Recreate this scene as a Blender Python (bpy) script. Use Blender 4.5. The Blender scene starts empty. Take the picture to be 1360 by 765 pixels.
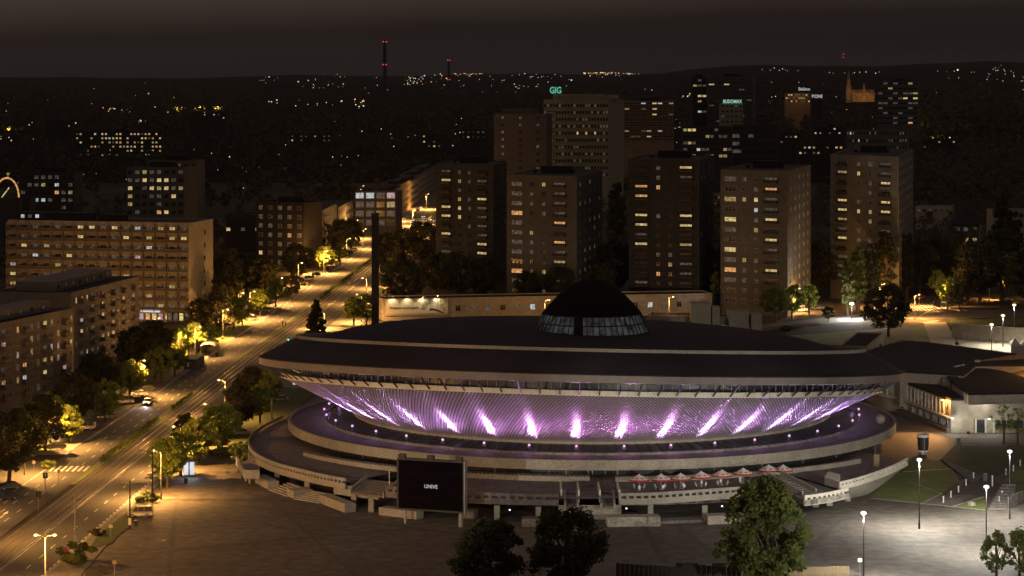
import bpy, math, random
import numpy as np
from mathutils import Vector, Matrix
R = random.Random(7)
S = bpy.context.scene
COL = S.collection
PI = math.pi
# ------------------------------------------------------------------ camera, sky, light
F, H, HY = 3400.0, 80.0, 100.0          # focal length in photo pixels, eye height, horizon row (camera itself is level, lens shifted)
cd = bpy.data.cameras.new('camera'); cam = bpy.data.objects.new('camera', cd); COL.objects.link(cam)
cam.location = (0, 0, H); cam.rotation_euler = (PI/2, 0, 0)
cd.sensor_width = 36; cd.lens = 36*F/1360; cd.shift_y = -(382.5-HY)/1360
cd.clip_start = 5; cd.clip_end = 60000
S.camera = cam
S.view_settings.view_transform = 'Standard'; S.view_settings.look = 'None'
S.view_settings.exposure = 0; S.view_settings.gamma = 1
S.cycles.use_denoising = True
S.cycles.max_bounces = 5; S.cycles.diffuse_bounces = 2; S.cycles.glossy_bounces = 2
S.cycles.transmission_bounces = 3; S.cycles.transparent_max_bounces = 6
S.cycles.sample_clamp_indirect = 1.5
S.cycles.use_light_tree = True
W = bpy.data.worlds.new('World'); S.world = W; W.use_nodes = True
nt = W.node_tree; nt.nodes.clear()
out = nt.nodes.new('ShaderNodeOutputWorld'); bg = nt.nodes.new('ShaderNodeBackground')
tc = nt.nodes.new('ShaderNodeTexCoord'); sp = nt.nodes.new('ShaderNodeSeparateXYZ')
nz = nt.nodes.new('ShaderNodeTexNoise'); nz.inputs['Scale'].default_value = 9; nz.inputs['Detail'].default_value = 2
# cloud base lit by the city: a warm grey night sky that gets a little brighter and browner with height
ad = nt.nodes.new('ShaderNodeMath'); ad.operation = 'MULTIPLY_ADD'; ad.inputs[1].default_value = 0.007
ma = nt.nodes.new('ShaderNodeMath'); ma.operation = 'MULTIPLY_ADD'; ma.inputs[1].default_value = -0.035
nt.links.new(tc.outputs['Generated'], sp.inputs[0]); nt.links.new(tc.outputs['Generated'], nz.inputs['Vector'])
nt.links.new(sp.outputs['X'], ma.inputs[0]); nt.links.new(sp.outputs['Z'], ma.inputs[2])
sub = nt.nodes.new('ShaderNodeMath'); sub.operation = 'SUBTRACT'; sub.inputs[1].default_value = 0.5
nt.links.new(nz.outputs['Fac'], sub.inputs[0]); nt.links.new(sub.outputs[0], ad.inputs[0]); nt.links.new(ma.outputs[0], ad.inputs[2])
rp = nt.nodes.new('ShaderNodeValToRGB'); cr = rp.color_ramp
mm = nt.nodes.new('ShaderNodeMath'); mm.operation = 'MULTIPLY_ADD'; mm.inputs[1].default_value = 10; mm.inputs[2].default_value = 0.2
nt.links.new(ad.outputs[0], mm.inputs[0]); nt.links.new(mm.outputs[0], rp.inputs[0]); nt.links.new(rp.outputs[0], bg.inputs[0])
cr.elements[0].position = 0.10; cr.elements[0].color = (.0098, .0092, .0086, 1)
cr.elements[1].position = 1.0; cr.elements[1].color = (.125, .092, .082, 1)
for p_, c_ in ((.28, (.0125, .0102, .0098, 1)), (.40, (.0165, .0118, .0100, 1)), (.5, (.040, .028, .0205, 1)), (.7, (.085, .062, .052, 1))):
    e = cr.elements.new(p_); e.color = c_
bg.inputs[1].default_value = 0.9
nt.links.new(bg.outputs[0], out.inputs[0])
sl = bpy.data.lights.new('sky_glow', 'SUN'); sl.energy = 0.02; sl.angle = math.radians(25); sl.color = (1, .86, .66)
so = bpy.data.objects.new('sky_glow', sl); COL.objects.link(so); so.rotation_euler = (math.radians(52), 0, math.radians(-14))

def P(px, py, z=0.0):                    # the point of height z that the photograph shows at (px, py)
    Y = F*(H-z)/(py-HY)
    return Vector(((px-680)*Y/F, Y, z))
def PY(px, py, Y):
    return Vector(((px-680)*Y/F, Y, H-(py-HY)*Y/F))
def av(t, Y):                            # avenue: t metres right of its left kerb
    return (-116+0.041*Y+t, Y)
def ss(a, b, x):
    x = max(0, min(1, (x-a)/(b-a))); return x*x*(3-2*x)
def terrain(X, Y):
    if Y < 2500: return 0.0
    px = 680+X*F/Y
    ridge = 66 + 14*ss(250, 420, px) + 8*ss(560, 760, px) + 44*ss(840, 1010, px) + 18*ss(1180, 1330, px) + 4*math.sin(px*.021)+3*math.sin(px*.063+1)
    return ridge*ss(2500, 13500, Y)**1.3
def TP(px, py):                          # terrain point seen at (px, py)
    lo = 700.0
    while lo < 13400:
        X = (px-680)*lo/F
        if HY+F*(H-terrain(X, lo))/lo <= py: break
        lo *= 1.01
    X = (px-680)*lo/F
    return Vector((X, lo, terrain(X, lo)))

# ------------------------------------------------------------------ materials
M = {}
DARKDOME = (.008, .006, .008)
def mat(name, col, rough=.8, var=.25, scale=.6, bump=.0, metal=0., spec=.3, col2=None, fine=0.):
    m = bpy.data.materials.new(name); m.use_nodes = True; M[name] = m
    n = m.node_tree.nodes; l = m.node_tree.links; b = n['Principled BSDF']
    b.inputs['Roughness'].default_value = rough; b.inputs['Metallic'].default_value = metal
    b.inputs['Specular IOR Level'].default_value = spec
    t = n.new('ShaderNodeTexCoord'); z = n.new('ShaderNodeTexNoise'); z.inputs['Scale'].default_value = scale
    z.inputs['Detail'].default_value = 6; z.inputs['Roughness'].default_value = .62
    l.new(t.outputs['Object'], z.inputs['Vector'])
    r = n.new('ShaderNodeValToRGB'); r.color_ramp.elements[0].position = .3; r.color_ramp.elements[1].position = .7
    c2 = col2 or tuple(min(1, c*(1+var)) for c in col); c1 = tuple(c*(1-var) for c in col) if not col2 else col
    r.color_ramp.elements[0].color = (*c1, 1); r.color_ramp.elements[1].color = (*c2, 1)
    l.new(z.outputs['Fac'], r.inputs[0])
    last = r.outputs[0]
    if fine:
        z2 = n.new('ShaderNodeTexNoise'); z2.inputs['Scale'].default_value = fine; z2.inputs['Detail'].default_value = 3
        l.new(t.outputs['Object'], z2.inputs['Vector'])
        r2 = n.new('ShaderNodeValToRGB'); r2.color_ramp.elements[0].position = .35; r2.color_ramp.elements[1].position = .68
        lo_ = .82 if name.startswith('wall') else .6; r2.color_ramp.elements[0].color = (lo_, lo_, lo_, 1); r2.color_ramp.elements[1].color = (1.08, 1.08, 1.08, 1)
        mx = n.new('ShaderNodeMix'); mx.data_type = 'RGBA'; mx.blend_type = 'MULTIPLY'; mx.inputs[0].default_value = 1
        l.new(z2.outputs['Fac'], r2.inputs[0]); l.new(last, mx.inputs[6]); l.new(r2.outputs[0], mx.inputs[7]); last = mx.outputs[2]
    l.new(last, b.inputs['Base Color'])
    if bump:
        bp = n.new('ShaderNodeBump'); bp.inputs['Strength'].default_value = bump; bp.inputs['Distance'].default_value = .05
        l.new(z.outputs['Fac'], bp.inputs['Height']); l.new(bp.outputs[0], b.inputs['Normal'])
    return m
def emi(name, col, s=1., vary=0., scale=1.2, base=(.02, .02, .02)):
    m = bpy.data.materials.new(name); m.use_nodes = True; M[name] = m
    n = m.node_tree.nodes; l = m.node_tree.links; b = n['Principled BSDF']
    b.inputs['Base Color'].default_value = (*base, 1)
    b.inputs['Emission Color'].default_value = (*col, 1); b.inputs['Emission Strength'].default_value = s
    m.cycles.emission_sampling = 'NONE'
    if vary:                             # patchy glow: curtains and furniture behind lit panes, gleam on dim ones
        t = n.new('ShaderNodeTexCoord'); oi = n.new('ShaderNodeObjectInfo'); z = n.new('ShaderNodeTexNoise')
        z.noise_dimensions = '4D'; z.inputs['Scale'].default_value = scale; z.inputs['Detail'].default_value = 2
        k = n.new('ShaderNodeMath'); k.operation = 'MULTIPLY'; k.inputs[1].default_value = 50
        l.new(oi.outputs['Random'], k.inputs[0]); l.new(k.outputs[0], z.inputs['W']); l.new(t.outputs['Object'], z.inputs['Vector'])
        mr = n.new('ShaderNodeMapRange'); mr.inputs[1].default_value = .35; mr.inputs[2].default_value = .62
        mr.inputs[3].default_value = s*(1-vary); mr.inputs[4].default_value = s*(1+vary*.4)
        l.new(z.outputs['Fac'], mr.inputs[0]); l.new(mr.outputs[0], b.inputs['Emission Strength'])
    return m
def leafmat(name, c1, c2):
    m = mat(name, c1, .75, scale=.35, col2=c2, spec=.15)
    n = m.node_tree.nodes; l = m.node_tree.links; b = n['Principled BSDF']
    tr = n.new('ShaderNodeBsdfTranslucent'); mx = n.new('ShaderNodeMixShader'); mx.inputs[0].default_value = .3
    l.new(b.inputs['Base Color'].links[0].from_socket, tr.inputs[0])
    l.new(b.outputs[0], mx.inputs[1]); l.new(tr.outputs[0], mx.inputs[2]); l.new(mx.outputs[0], n['Material Output'].inputs[0])
    return m
mat('earth', (.055, .048, .038), .95, .4, .01, spec=.05)
mat('far_land', (.022, .018, .017), 1, .3, .002, spec=0)
mat('asphalt', (.085, .080, .072), .82, .22, .09, fine=1.6)
mat('plaza', (.112, .098, .084), .8, .2, .035, fine=.45)
mat('plaza_strip', (.092, .082, .072), .85, .2, .2, fine=2)
mat('paving', (.17, .155, .135), .85, .18, .25, fine=1.3)
mat('trackbed', (.095, .085, .07), .9, .25, .15, fine=2.2)
mat('steel_rail', (.42, .38, .33), .35, .1, 2, metal=.7)
mat('paint', (.62, .60, .56), .7, .25, 1.5)
mat('kerb', (.30, .28, .25), .85, .15, 1)
mat('grass', (.13, .17, .045), .95, scale=.25, col2=(.20, .23, .075), fine=2.5)
mat('grass_dark', (.045, .06, .02), .95, scale=.2, col2=(.075, .09, .03), fine=2.5)
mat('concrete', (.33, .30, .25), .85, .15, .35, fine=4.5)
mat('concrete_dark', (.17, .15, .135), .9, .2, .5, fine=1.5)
mat('granite', (.36, .34, .29), .8, .35, 1.6, fine=4)
mat('deck', (.20, .18, .175), .75, .15, .3, fine=1.2)
mat('rim', (.17, .145, .135), .6, .15, .5)
mat('ledge', (.56, .53, .45), .6, .12, .6)
mat('roof_black', (.022, .017, .022), .9, .25, .12)
mat('roof_dark', (.020, .016, .016), .9, .25, .15)
mat('shingle', (.27, .24, .265), .6, .1, 2, metal=.1, spec=.4)
mat('dome_black', (.010, .007, .009), .9, .2, .5, spec=.05)
mat('bowl_back', (.06, .055, .06), .8, .1, 1)
mat('dark_glass', (.02, .021, .026), .32, .1, 1, spec=.4)
mat('metal_dark', (.05, .048, .048), .5, .2, 2, metal=.4)
mat('metal_grey', (.28, .27, .26), .45, .1, 2, metal=.5)
mat('white_metal', (.62, .60, .56), .5, .08, 2)
mat('pylon', (.03, .026, .025), .7, .2, .5)
mat('bark', (.075, .055, .04), .95, .3, 3)
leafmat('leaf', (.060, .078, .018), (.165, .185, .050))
leafmat('leaf_lamplit', (.10, .135, .022), (.25, .30, .06))  # lamplit copy of leaf, lamp glow put into the colour
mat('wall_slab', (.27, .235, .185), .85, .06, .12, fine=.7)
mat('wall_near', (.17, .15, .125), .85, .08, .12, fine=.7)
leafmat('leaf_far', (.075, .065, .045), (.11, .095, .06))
leafmat('leaf_unlit', (.040, .040, .020), (.078, .076, .032))  # unlit copy of leaf, night darkness put into the colour
mat('wall_beige', (.17, .158, .135), .85, .06, .12, fine=.7)
mat('wall_tan', (.125, .117, .10), .85, .06, .1, fine=.6)
mat('wall_grey', (.095, .09, .083), .85, .06, .1, fine=.6)
mat('wall_dim', (.045, .042, .040), .9, .06, .1, fine=.6)
mat('wall_dark', (.028, .025, .024), .9, .15, .1)
mat('wall_olive', (.25, .245, .16), .85, .06, .1, fine=.6)
mat('wall_purple', (.085, .075, .078), .9, .1, .1)
mat('wall_orange', (.24, .17, .10), .85, .15, .2, fine=.8)
mat('wall_cream', (.36, .32, .25), .85, .1, .3, fine=.8)
mat('balcony_dark', (.10, .085, .07), .85, .2, .5)
mat('balcony_tan', (.27, .20, .14), .85, .2, .5)
mat('frame', (.35, .33, .30), .6, .1, 2)
mat('frame_dark', (.07, .06, .055), .6, .1, 2)
mat('glass', (.016, .015, .017), .2, .1, 1, spec=.5)
emi('glass_dim_glow', (.075, .063, .05), 1, .85, 1.3)  # faint glow put into dim panes to stand for reflections
emi('dome_glass_glow', (.030, .031, .035), 1, .9, .5)  # faint glow put into the dome panes, no lamp behind them
emi('sign_far', (.40, .40, .42), .8)
emi('lit_Y', (.66, .49, .20), 1.05, .55, 1.1)
emi('lit_y', (.34, .25, .10), 1.05, .55, 1.1)
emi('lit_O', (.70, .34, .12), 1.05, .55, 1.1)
emi('lit_B', (.46, .50, .52), 1.05, .55, 1.1)
emi('lit_P', (.60, .40, .42), .8, .6, 1.1)
emi('lamp_sodium', (1, .66, .28), 2.5)
emi('lamp_white', (1, .98, .95), 2)
emi('lamp_purple', (.95, .50, .92), 1.1)
emi('lamp_red', (1, .08, .10), 1.0)
emi('lamp_teal', (.1, .8, .85), 2)
emi('head_light', (.9, .92, 1), 4)
emi('tail_light', (1, .08, .04), 1.5)
emi('screen_text', (.36, .35, .36), 1.0)
emi('sign_white', (.62, .62, .66), 1.0)
emi('sign_green', (.10, .46, .32), .9)
emi('sign_green_pale', (.30, .60, .48), .9)
emi('city_warm', (1, .58, .25), 1.5); emi('city_white', (.9, .85, .75), 1.3); emi('city_red', (1, .12, .08), 1)
mat('red_cloth', (.30, .03, .03), .8, .1, 1); mat('white_cloth', (.62, .55, .52), .8, .1, 1)
mat('tyre', (.02, .02, .02), .8, .1, 1); mat('rim_alloy', (.4, .4, .4), .3, .1, 1, metal=.8)
mat('car_silver', (.35, .34, .33), .3, .03, 1, metal=.6); mat('car_black', (.018, .018, .022), .25, .03, 1, spec=.6)
mat('car_white', (.62, .60, .56), .3, .03, 1, spec=.5); mat('car_red', (.25, .03, .02), .3, .03, 1); mat('car_blue', (.04, .06, .12), .3, .03, 1)
mat('wood', (.20, .15, .085), .8, .3, 1.5); mat('cloth_dark', (.03, .03, .035), .9, .1, 3); mat('skin', (.45, .28, .2), .6, .05, 3); mat('cloth_brown', (.09, .05, .03), .9, .1, 3)

# ------------------------------------------------------------------ mesh helpers
class MB:
    def __init__(s): s.v = []; s.f = []; s.m = []
    def face(s, pts, m=0):
        i = len(s.v); s.v += [tuple(p) for p in pts]; s.f.append(tuple(range(i, i+len(pts)))); s.m.append(m)
    def box(s, c, d, m=0, rz=0, tilt=None):
        cx, cy, cz = c; hx, hy, hz = d[0]/2, d[1]/2, d[2]/2; i = len(s.v); ca, sa = math.cos(rz), math.sin(rz)
        for x, y, z in ((-1,-1,-1),(1,-1,-1),(1,1,-1),(-1,1,-1),(-1,-1,1),(1,-1,1),(1,1,1),(-1,1,1)):
            x *= hx; y *= hy; s.v.append((cx+x*ca-y*sa, cy+x*sa+y*ca, cz+z*hz))
        for f in ((0,3,2,1),(4,5,6,7),(0,1,5,4),(1,2,6,5),(2,3,7,6),(3,0,4,7)): s.f.append(tuple(i+k for k in f)); s.m.append(m)
    def prism(s, poly, z0, z1, m=0, mtop=None):
        a = sum(poly[k][0]*poly[(k+1) % len(poly)][1]-poly[(k+1) % len(poly)][0]*poly[k][1] for k in range(len(poly)))
        if a < 0: poly = poly[::-1]
        n = len(poly); i = len(s.v)
        s.v += [(p[0], p[1], z0) for p in poly]+[(p[0], p[1], z1) for p in poly]
        s.f.append(tuple(i+k for k in range(n))[::-1]); s.m.append(m); s.f.append(tuple(i+n+k for k in range(n))); s.m.append(m if mtop is None else mtop)
        for k in range(n):
            j = (k+1) % n; s.f.append((i+k, i+j, i+n+j, i+n+k)); s.m.append(m)
    def tube(s, p, q, r0, r1=None, n=6, m=0, cap=True):
        p = Vector(p); q = Vector(q); r1 = r0 if r1 is None else r1; d = (q-p).normalized()
        a = d.orthogonal().normalized(); b = d.cross(a); i = len(s.v)
        for c, r in ((p, r0), (q, r1)):
            for k in range(n):
                t = 2*PI*k/n; s.v.append(tuple(c+a*(math.cos(t)*r)+b*(math.sin(t)*r)))
        for k in range(n):
            j = (k+1) % n; s.f.append((i+k, i+j, i+n+j, i+n+k)); s.m.append(m)
        if cap:
            s.f.append(tuple(i+k for k in range(n))[::-1]); s.m.append(m); s.f.append(tuple(i+n+k for k in range(n))); s.m.append(m)
    def path(s, pts, r, n=5, m=0):
        for a, b in zip(pts[:-1], pts[1:]): s.tube(a, b, r, r, n, m)
    def lathe(s, prof, n=48, m=0, c=(0, 0), a0=0, a1=2*PI, zf=None, xo=None):
        i = len(s.v); full = abs(a1-a0-2*PI) < 1e-6; k_ = n if full else n+1
        for r, z in prof:
            for k in range(k_):
                t = a0+(a1-a0)*k/n; x = r*math.cos(t); y = r*math.sin(t)
                s.v.append((c[0]+x, c[1]+y, z+(zf(x, y) if zf else 0)))
        for j in range(len(prof)-1):
            for k in range(n):
                k2 = (k+1) % k_; s.f.append((i+j*k_+k, i+j*k_+k2, i+(j+1)*k_+k2, i+(j+1)*k_+k)); s.m.append(m)
    def strip(s, pts, th, z0, z1, m=0):      # wall along a polyline; th to its left (+) or right (-)
        pts = [Vector((p[0], p[1])) for p in pts]; n = len(pts); nr = []
        for k in range(n):
            d = (pts[min(k+1, n-1)]-pts[max(k-1, 0)]).normalized(); nr.append(Vector((-d.y, d.x)))
        f0 = (lambda k: z0) if not callable(z0) else z0; f1 = (lambda k: z1) if not callable(z1) else z1
        i = len(s.v)
        for k in range(n):
            o = pts[k]+nr[k]*th
            s.v += [(pts[k].x, pts[k].y, f0(k)), (o.x, o.y, f0(k)), (o.x, o.y, f1(k)), (pts[k].x, pts[k].y, f1(k))]
        for k in range(n-1):
            a = i+4*k; b = a+4
            for q in range(4): r = (q+1) % 4; s.f.append((a+q, b+q, b+r, a+r)); s.m.append(m)
        s.f.append((i, i+1, i+2, i+3)); s.m.append(m); e = i+4*(n-1); s.f.append((e+3, e+2, e+1, e)); s.m.append(m)
    def mesh(s, name, mats):
        me = bpy.data.meshes.new(name); me.from_pydata(s.v, [], s.f)
        for m_ in mats: me.materials.append(M[m_] if isinstance(m_, str) else m_)
        if len(mats) > 1: me.polygons.foreach_set('material_index', s.m)
        me.update(); return me
    def build(s, name, mats, parent=None, loc=(0, 0, 0), rz=0, **k):
        if isinstance(mats, str): mats = [mats]
        o = put(name, s.mesh(name, mats), parent, loc, rz)
        tag(o, **k); return o
def put(name, me, parent=None, loc=(0, 0, 0), rz=0, slots=None):
    o = bpy.data.objects.new(name, me); COL.objects.link(o); o.location = loc
    if rz: o.rotation_euler = (0, 0, rz)
    if parent: o.parent = parent
    if slots:
        for i, mn in slots.items(): o.material_slots[i].link = 'OBJECT'; o.material_slots[i].material = M[mn]
    return o
def tag(o, label=None, cat=None, group=None, kind=None):
    for k, v in (('label', label), ('category', cat), ('group', group), ('kind', kind)):
        if v: o[k] = v
    return o
def thing(name, label, cat, loc=(0, 0, 0), rz=0, group=None):
    o = bpy.data.objects.new(name, None); COL.objects.link(o); o.location = loc; o.rotation_euler = (0, 0, rz); o.empty_display_size = .1
    return tag(o, label, cat, group)
def copy_thing(root, loc, rz, label, group=None, scale=None, repl=None):
    r = root.copy(); COL.objects.link(r); r.location = loc; r.rotation_euler = (0, 0, rz); r['label'] = label
    if group: r['group'] = group
    if scale: r.scale = scale
    for ch in root.children:
        c = ch.copy(); COL.objects.link(c); c.parent = r
        for g in ch.children:
            d = g.copy(); COL.objects.link(d); d.parent = c
    return r
def light(name, kind, loc, power, col, parent=None, radius=.2, aim=None, cone=None, blend=.6):
    l = bpy.data.lights.new(name, kind); l.energy = power; l.color = col; l.shadow_soft_size = radius
    o = bpy.data.objects.new(name, l); COL.objects.link(o); o.location = loc
    if parent: o.parent = parent
    if aim is not None: o.rotation_euler = (Vector(aim)-Vector(loc)).to_track_quat('-Z', 'Y').to_euler()
    if cone: l.spot_size = math.radians(cone); l.spot_blend = blend
    return o
SOD = (1, .47, .115); WHT = (1, .95, .84)
def text(name, s, size, ext, m, parent, loc, rz=0, **k):
    c = bpy.data.curves.new(name, 'FONT'); c.body = s; c.size = size; c.extrude = ext; c.align_x = 'CENTER'; c.align_y = 'CENTER'; c.offset = k.get('off', 0)
    t = bpy.data.objects.new(name+'_t', c); COL.objects.link(t); bpy.context.view_layer.update()
    me = bpy.data.meshes.new_from_object(t.evaluated_get(bpy.context.evaluated_depsgraph_get())); me.name = name
    bpy.data.objects.remove(t); me.materials.clear(); me.materials.append(M[m])
    me.transform(Matrix.Rotation(PI/2, 4, 'X'))
    if k.get('sx'): me.transform(Matrix.Diagonal((k['sx'], 1, 1, 1)))
    return put(name, me, parent, loc, rz)
def poly_px(l, z=0): return [P(x, y, z) for x, y in l]
def sheet(name, pts, z, m, th=None, **k):
    b = MB()
    if th: b.prism([(p[0], p[1]) for p in pts], z-th, z)
    else: b.face([(p[0], p[1], z) for p in pts])
    return b.build(name, m, kind='structure', **k)
# ------------------------------------------------------------------ ground, roads
def land():
    ys = [300, 380, 500, 700, 1000, 1400, 1900, 2500] + [2500*1.075**k for k in range(1, 26)]
    b = MB(); nx = 60
    for y in ys:
        for i in range(nx+1):
            x = (-1+2*i/nx)*(y*.42+120); b.v.append((x, y, terrain(x, y)-.06-(.0 if y < 2000 else .2)))
    for j in range(len(ys)-1):
        for i in range(nx):
            a = j*(nx+1)+i; b.f.append((a, a+1, a+nx+2, a+nx+1)); b.m.append(0 if ys[j] < 1900 else 1)
    b.build('ground', ['earth', 'far_land'], kind='structure')
    g = MB(); g.face([(-60000, 15000, 40), (60000, 15000, 40), (60000, -3000, -40), (-60000, -3000, -40)])
    s = MB()
    for x0, x1, y0, y1 in ((-9000, 9000, -3000, 300), (-9000, -246, 300, 900), (246, 9000, 300, 900)):
        s.face([(x0, y0, -.3), (x1, y0, -.3), (x1, y1, -.3), (x0, y1, -.3)])
    s.build('ground', 'earth', kind='structure')
land()
sheet('plaza', [av(27, 340), (215, 340), (225, 640), (60, 760), av(30, 760)], 0, 'plaza')
Y0, Y1 = 350, 1760
def avs(t0, t1, y0=Y0, y1=Y1, n=1): return [av(t0, y0), av(t1, y0), av(t1, y1), av(t0, y1)]
sheet('road', avs(-.2, 9.2), .02, 'asphalt')
sheet('road', avs(16.2, 24.4), .02, 'asphalt')
sheet('tram_track_bed', avs(10.4, 16.0), .05, 'trackbed')
sheet('median_strip', avs(9.3, 10.3, 500, 1700), .12, 'grass', .16)
sheet('median_strip', avs(16.02, 16.18, 350, 1700), .14, 'kerb', .16)
sheet('pavement', avs(-14, -.4, 540, 1750), .13, 'paving', .16)
sheet('kerb', avs(-.4, -.2, 540, 1750), .15, 'kerb', .18)
sheet('pavement', [av(24.75, 352), av(33, 352), P(205, 648), P(262, 605), av(34, 560), av(34, 1700), av(24.75, 1700)], .12, 'paving', .14)
sheet('kerb', avs(24.5, 24.75, 352, 1700), .14, 'kerb', .16)
for t in (10.95, 12.39, 14.0, 15.44):
    b = MB(); b.strip([av(t, Y0), av(t, 900), av(t, Y1)], .16, .05, .09); b.build('tram_rail', 'steel_rail', kind='structure')
def marks():
    b = MB()
    def ln(t, y0, y1, w=.13): b.face([(*av(t, y0), .032), (*av(t+w, y0), .032), (*av(t+w, y1), .032), (*av(t, y1), .032)])
    ln(.1, 560, 1700); ln(8.9, 520, 1700, .12); ln(16.4, 352, 1500, .1)
    for t in (3.1, 6.1):
        y = 440
        while y < 1400: ln(t, y, y+3.6, .15); y += 9.5
    y = 352
    while y < 900:
        ln(20.2, y, y+3.2, .16); y += 9
    y = 352
    while y < 760: ln(24.0, y, y+1.9, .2); y += 3.1
    ln(24.0, 352, 385, .2)
    b.build('road_markings', 'paint', kind='structure')
    # zebra stripes and turn arrows of the lower junction
    b = MB()
    for i in range(7):
        y = 528+i*.0; x = av(1.0+i*1.15, 520)[0]; b.face([(x, 517, .034), (x+.55, 517, .034), (x+.55, 524, .034), (x, 524, .034)])
    for t, y in ((1.4, 455), (1.4, 478), (4.5, 462)):
        x, _ = av(t, y); b.face([(x, y, .034), (x+.2, y, .034), (x+.2, y+5, .034), (x, y+5, .034)])
        b.face([(x-.35, y+5, .034), (x+.55, y+5, .034), (x+.1, y+8, .034)])
    ln(-3, 455, 500, .14); ln(1.2, 430, 470, .14); ln(.0, 470, 520, .12)
    b.build('crossing_markings', 'paint', kind='structure')
marks()
# side streets and lay-bys on the left, cross street
sheet('road', [av(-60, 440), av(-.2, 440), av(-.2, 532), av(-60, 520)], .016, 'asphalt')
sheet('parking_bay', [av(-7, 575), av(-.3, 575), av(-.3, 668), av(-7, 668)], .15, 'asphalt')
sheet('parking_bay', [av(-9, 860), av(-.3, 860), av(-.3, 1290), av(-9, 1290)], .15, 'asphalt')
sheet('grass_verge', [av(-13, 700), av(-1.5, 700), av(-1.5, 845), av(-13, 845)], .16, 'grass')
sheet('grass_verge', [av(-30, 536), av(-6, 536), av(-2.5, 560), av(-13, 640), av(-40, 640)], .16, 'grass')
sheet('grass_verge', poly_px([(118, 731), (150, 722), (152, 716), (175, 698), (176, 690), (205, 660), (192, 655), (170, 680), (130, 712)]), .15, 'grass_dark')
sheet('grass_verge', [av(24.9, 550), av(33, 540), av(36, 560), (-52, 600), (-49, 650), av(25, 660)], .15, 'grass_dark')
sheet('cross_street', [(-60, 795), (60, 800), (60, 812), (-60, 812)], .02, 'asphalt')
# tree-lined road behind the arena, right of the towers
sheet('road', poly_px([(1000, 441), (1120, 428), (1170, 424), (1300, 424), (1360, 420), (1420, 418), (1420, 411), (1300, 412), (1270, 410), (1250, 396), (1190, 396), (1180, 414), (1110, 420), (1010, 432)]), .02, 'asphalt')
sheet('parking_lot', poly_px([(1040, 420), (1110, 414), (1105, 400), (1040, 404)]), .02, 'asphalt')
sheet('lawn', poly_px([(1020, 448), (1228, 432), (1240, 462), (1120, 470)]), .02, 'grass')
sheet('path', poly_px([(1171, 449), (1206, 434), (1211, 434), (1214, 452), (1208, 452), (1204, 437)]), .04, 'concrete_dark')
sheet('path', poly_px([(1226, 428), (1256, 428), (1278, 464), (1238, 460)]), .05, 'concrete')
sheet('lawn', poly_px([(1262, 424), (1420, 419), (1420, 432), (1262, 432)]), .02, 'grass_dark')
b = MB(); b.prism([tuple(p[:2]) for p in (P(1268, 458), P(1272, 448), P(1440, 452), P(1440, 492))], 0, .05); b.build('forecourt', 'concrete', kind='structure')
# zebra crossing marks on the rear road
b = MB()
for i in range(8):
    p = P(1205+i*5.2, 408); b.face([(p.x, p.y-14, .03), (p.x+.6, p.y-14, .03), (p.x+.9, p.y+14, .03), (p.x+.3, p.y+14, .03)])
for l in (((1222, 420), (1236, 412), (1241, 400)), ((1150, 441), (1250, 425))):
    b.strip([P(x, y) for x, y in l], .3, .02, .035)
b.build('rear_road_markings', 'paint', kind='structure')
# right plaza paving, lawns and paths
for i_, l in enumerate((((848, 697), (858, 697), (890, 748), (878, 748)), ((893, 696), (902, 696), (960, 742), (948, 742)), ((940, 690), (948, 690), (1010, 736), (998, 736)),
          ((232, 660), (238, 660), (228, 765), (220, 765)), ((300, 668), (640, 712), (640, 715), (300, 671)), ((230, 728), (560, 700), (560, 702), (230, 732)),
          ((360, 668), (470, 765), (478, 765), (366, 668)), ((1030, 765), (1046, 765), (1120, 690), (1112, 690)))):
    sheet('paving_strip', poly_px(l), .006+.004*i_, 'plaza_strip')
sheet('lawn', poly_px([(1157, 661), (1180, 664), (1224, 670), (1251, 656), (1272, 640), (1262, 622), (1250, 613), (1205, 606), (1188, 628)]), .03, 'grass')
sheet('lawn', poly_px([(1248, 612), (1268, 592), (1380, 592), (1380, 606), (1338, 626), (1318, 635)]), .03, 'grass_dark')
sheet('lawn', poly_px([(1268, 673), (1308, 660), (1310, 677)]), .03, 'grass')
sheet('lawn', poly_px([(1330, 640), (1352, 624), (1380, 622), (1380, 640)]), .03, 'grass')
sheet('lawn', poly_px([(1332, 642), (1380, 645), (1380, 658), (1346, 656)]), .03, 'grass')
sheet('paved_terrace', poly_px([(1224, 671), (1251, 657), (1293, 658), (1266, 673)]), .05, 'concrete_dark')
sheet('path', poly_px([(1251, 656), (1272, 641), (1318, 636), (1346, 657), (1312, 660), (1308, 659), (1268, 657)]), .024, 'plaza_strip')
sheet('forecourt', poly_px([(1262, 587), (1255, 577), (1400, 577), (1400, 589)]), .03, 'paving')
b = MB()
for a, c in (((1155, 662), (1310, 678)), ((1224, 670), (1251, 656)), ((1247, 612), (1268, 592)), ((1266, 673), (1307, 660)), ((1200, 627), (1262, 623)), ((1207, 640), (1250, 656)), ((1262, 622), (1272, 641))):
    b.strip([P(*a), P(*c)], .22, 0, .1)
b.build('lawn_kerb', 'concrete', kind='structure')
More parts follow.
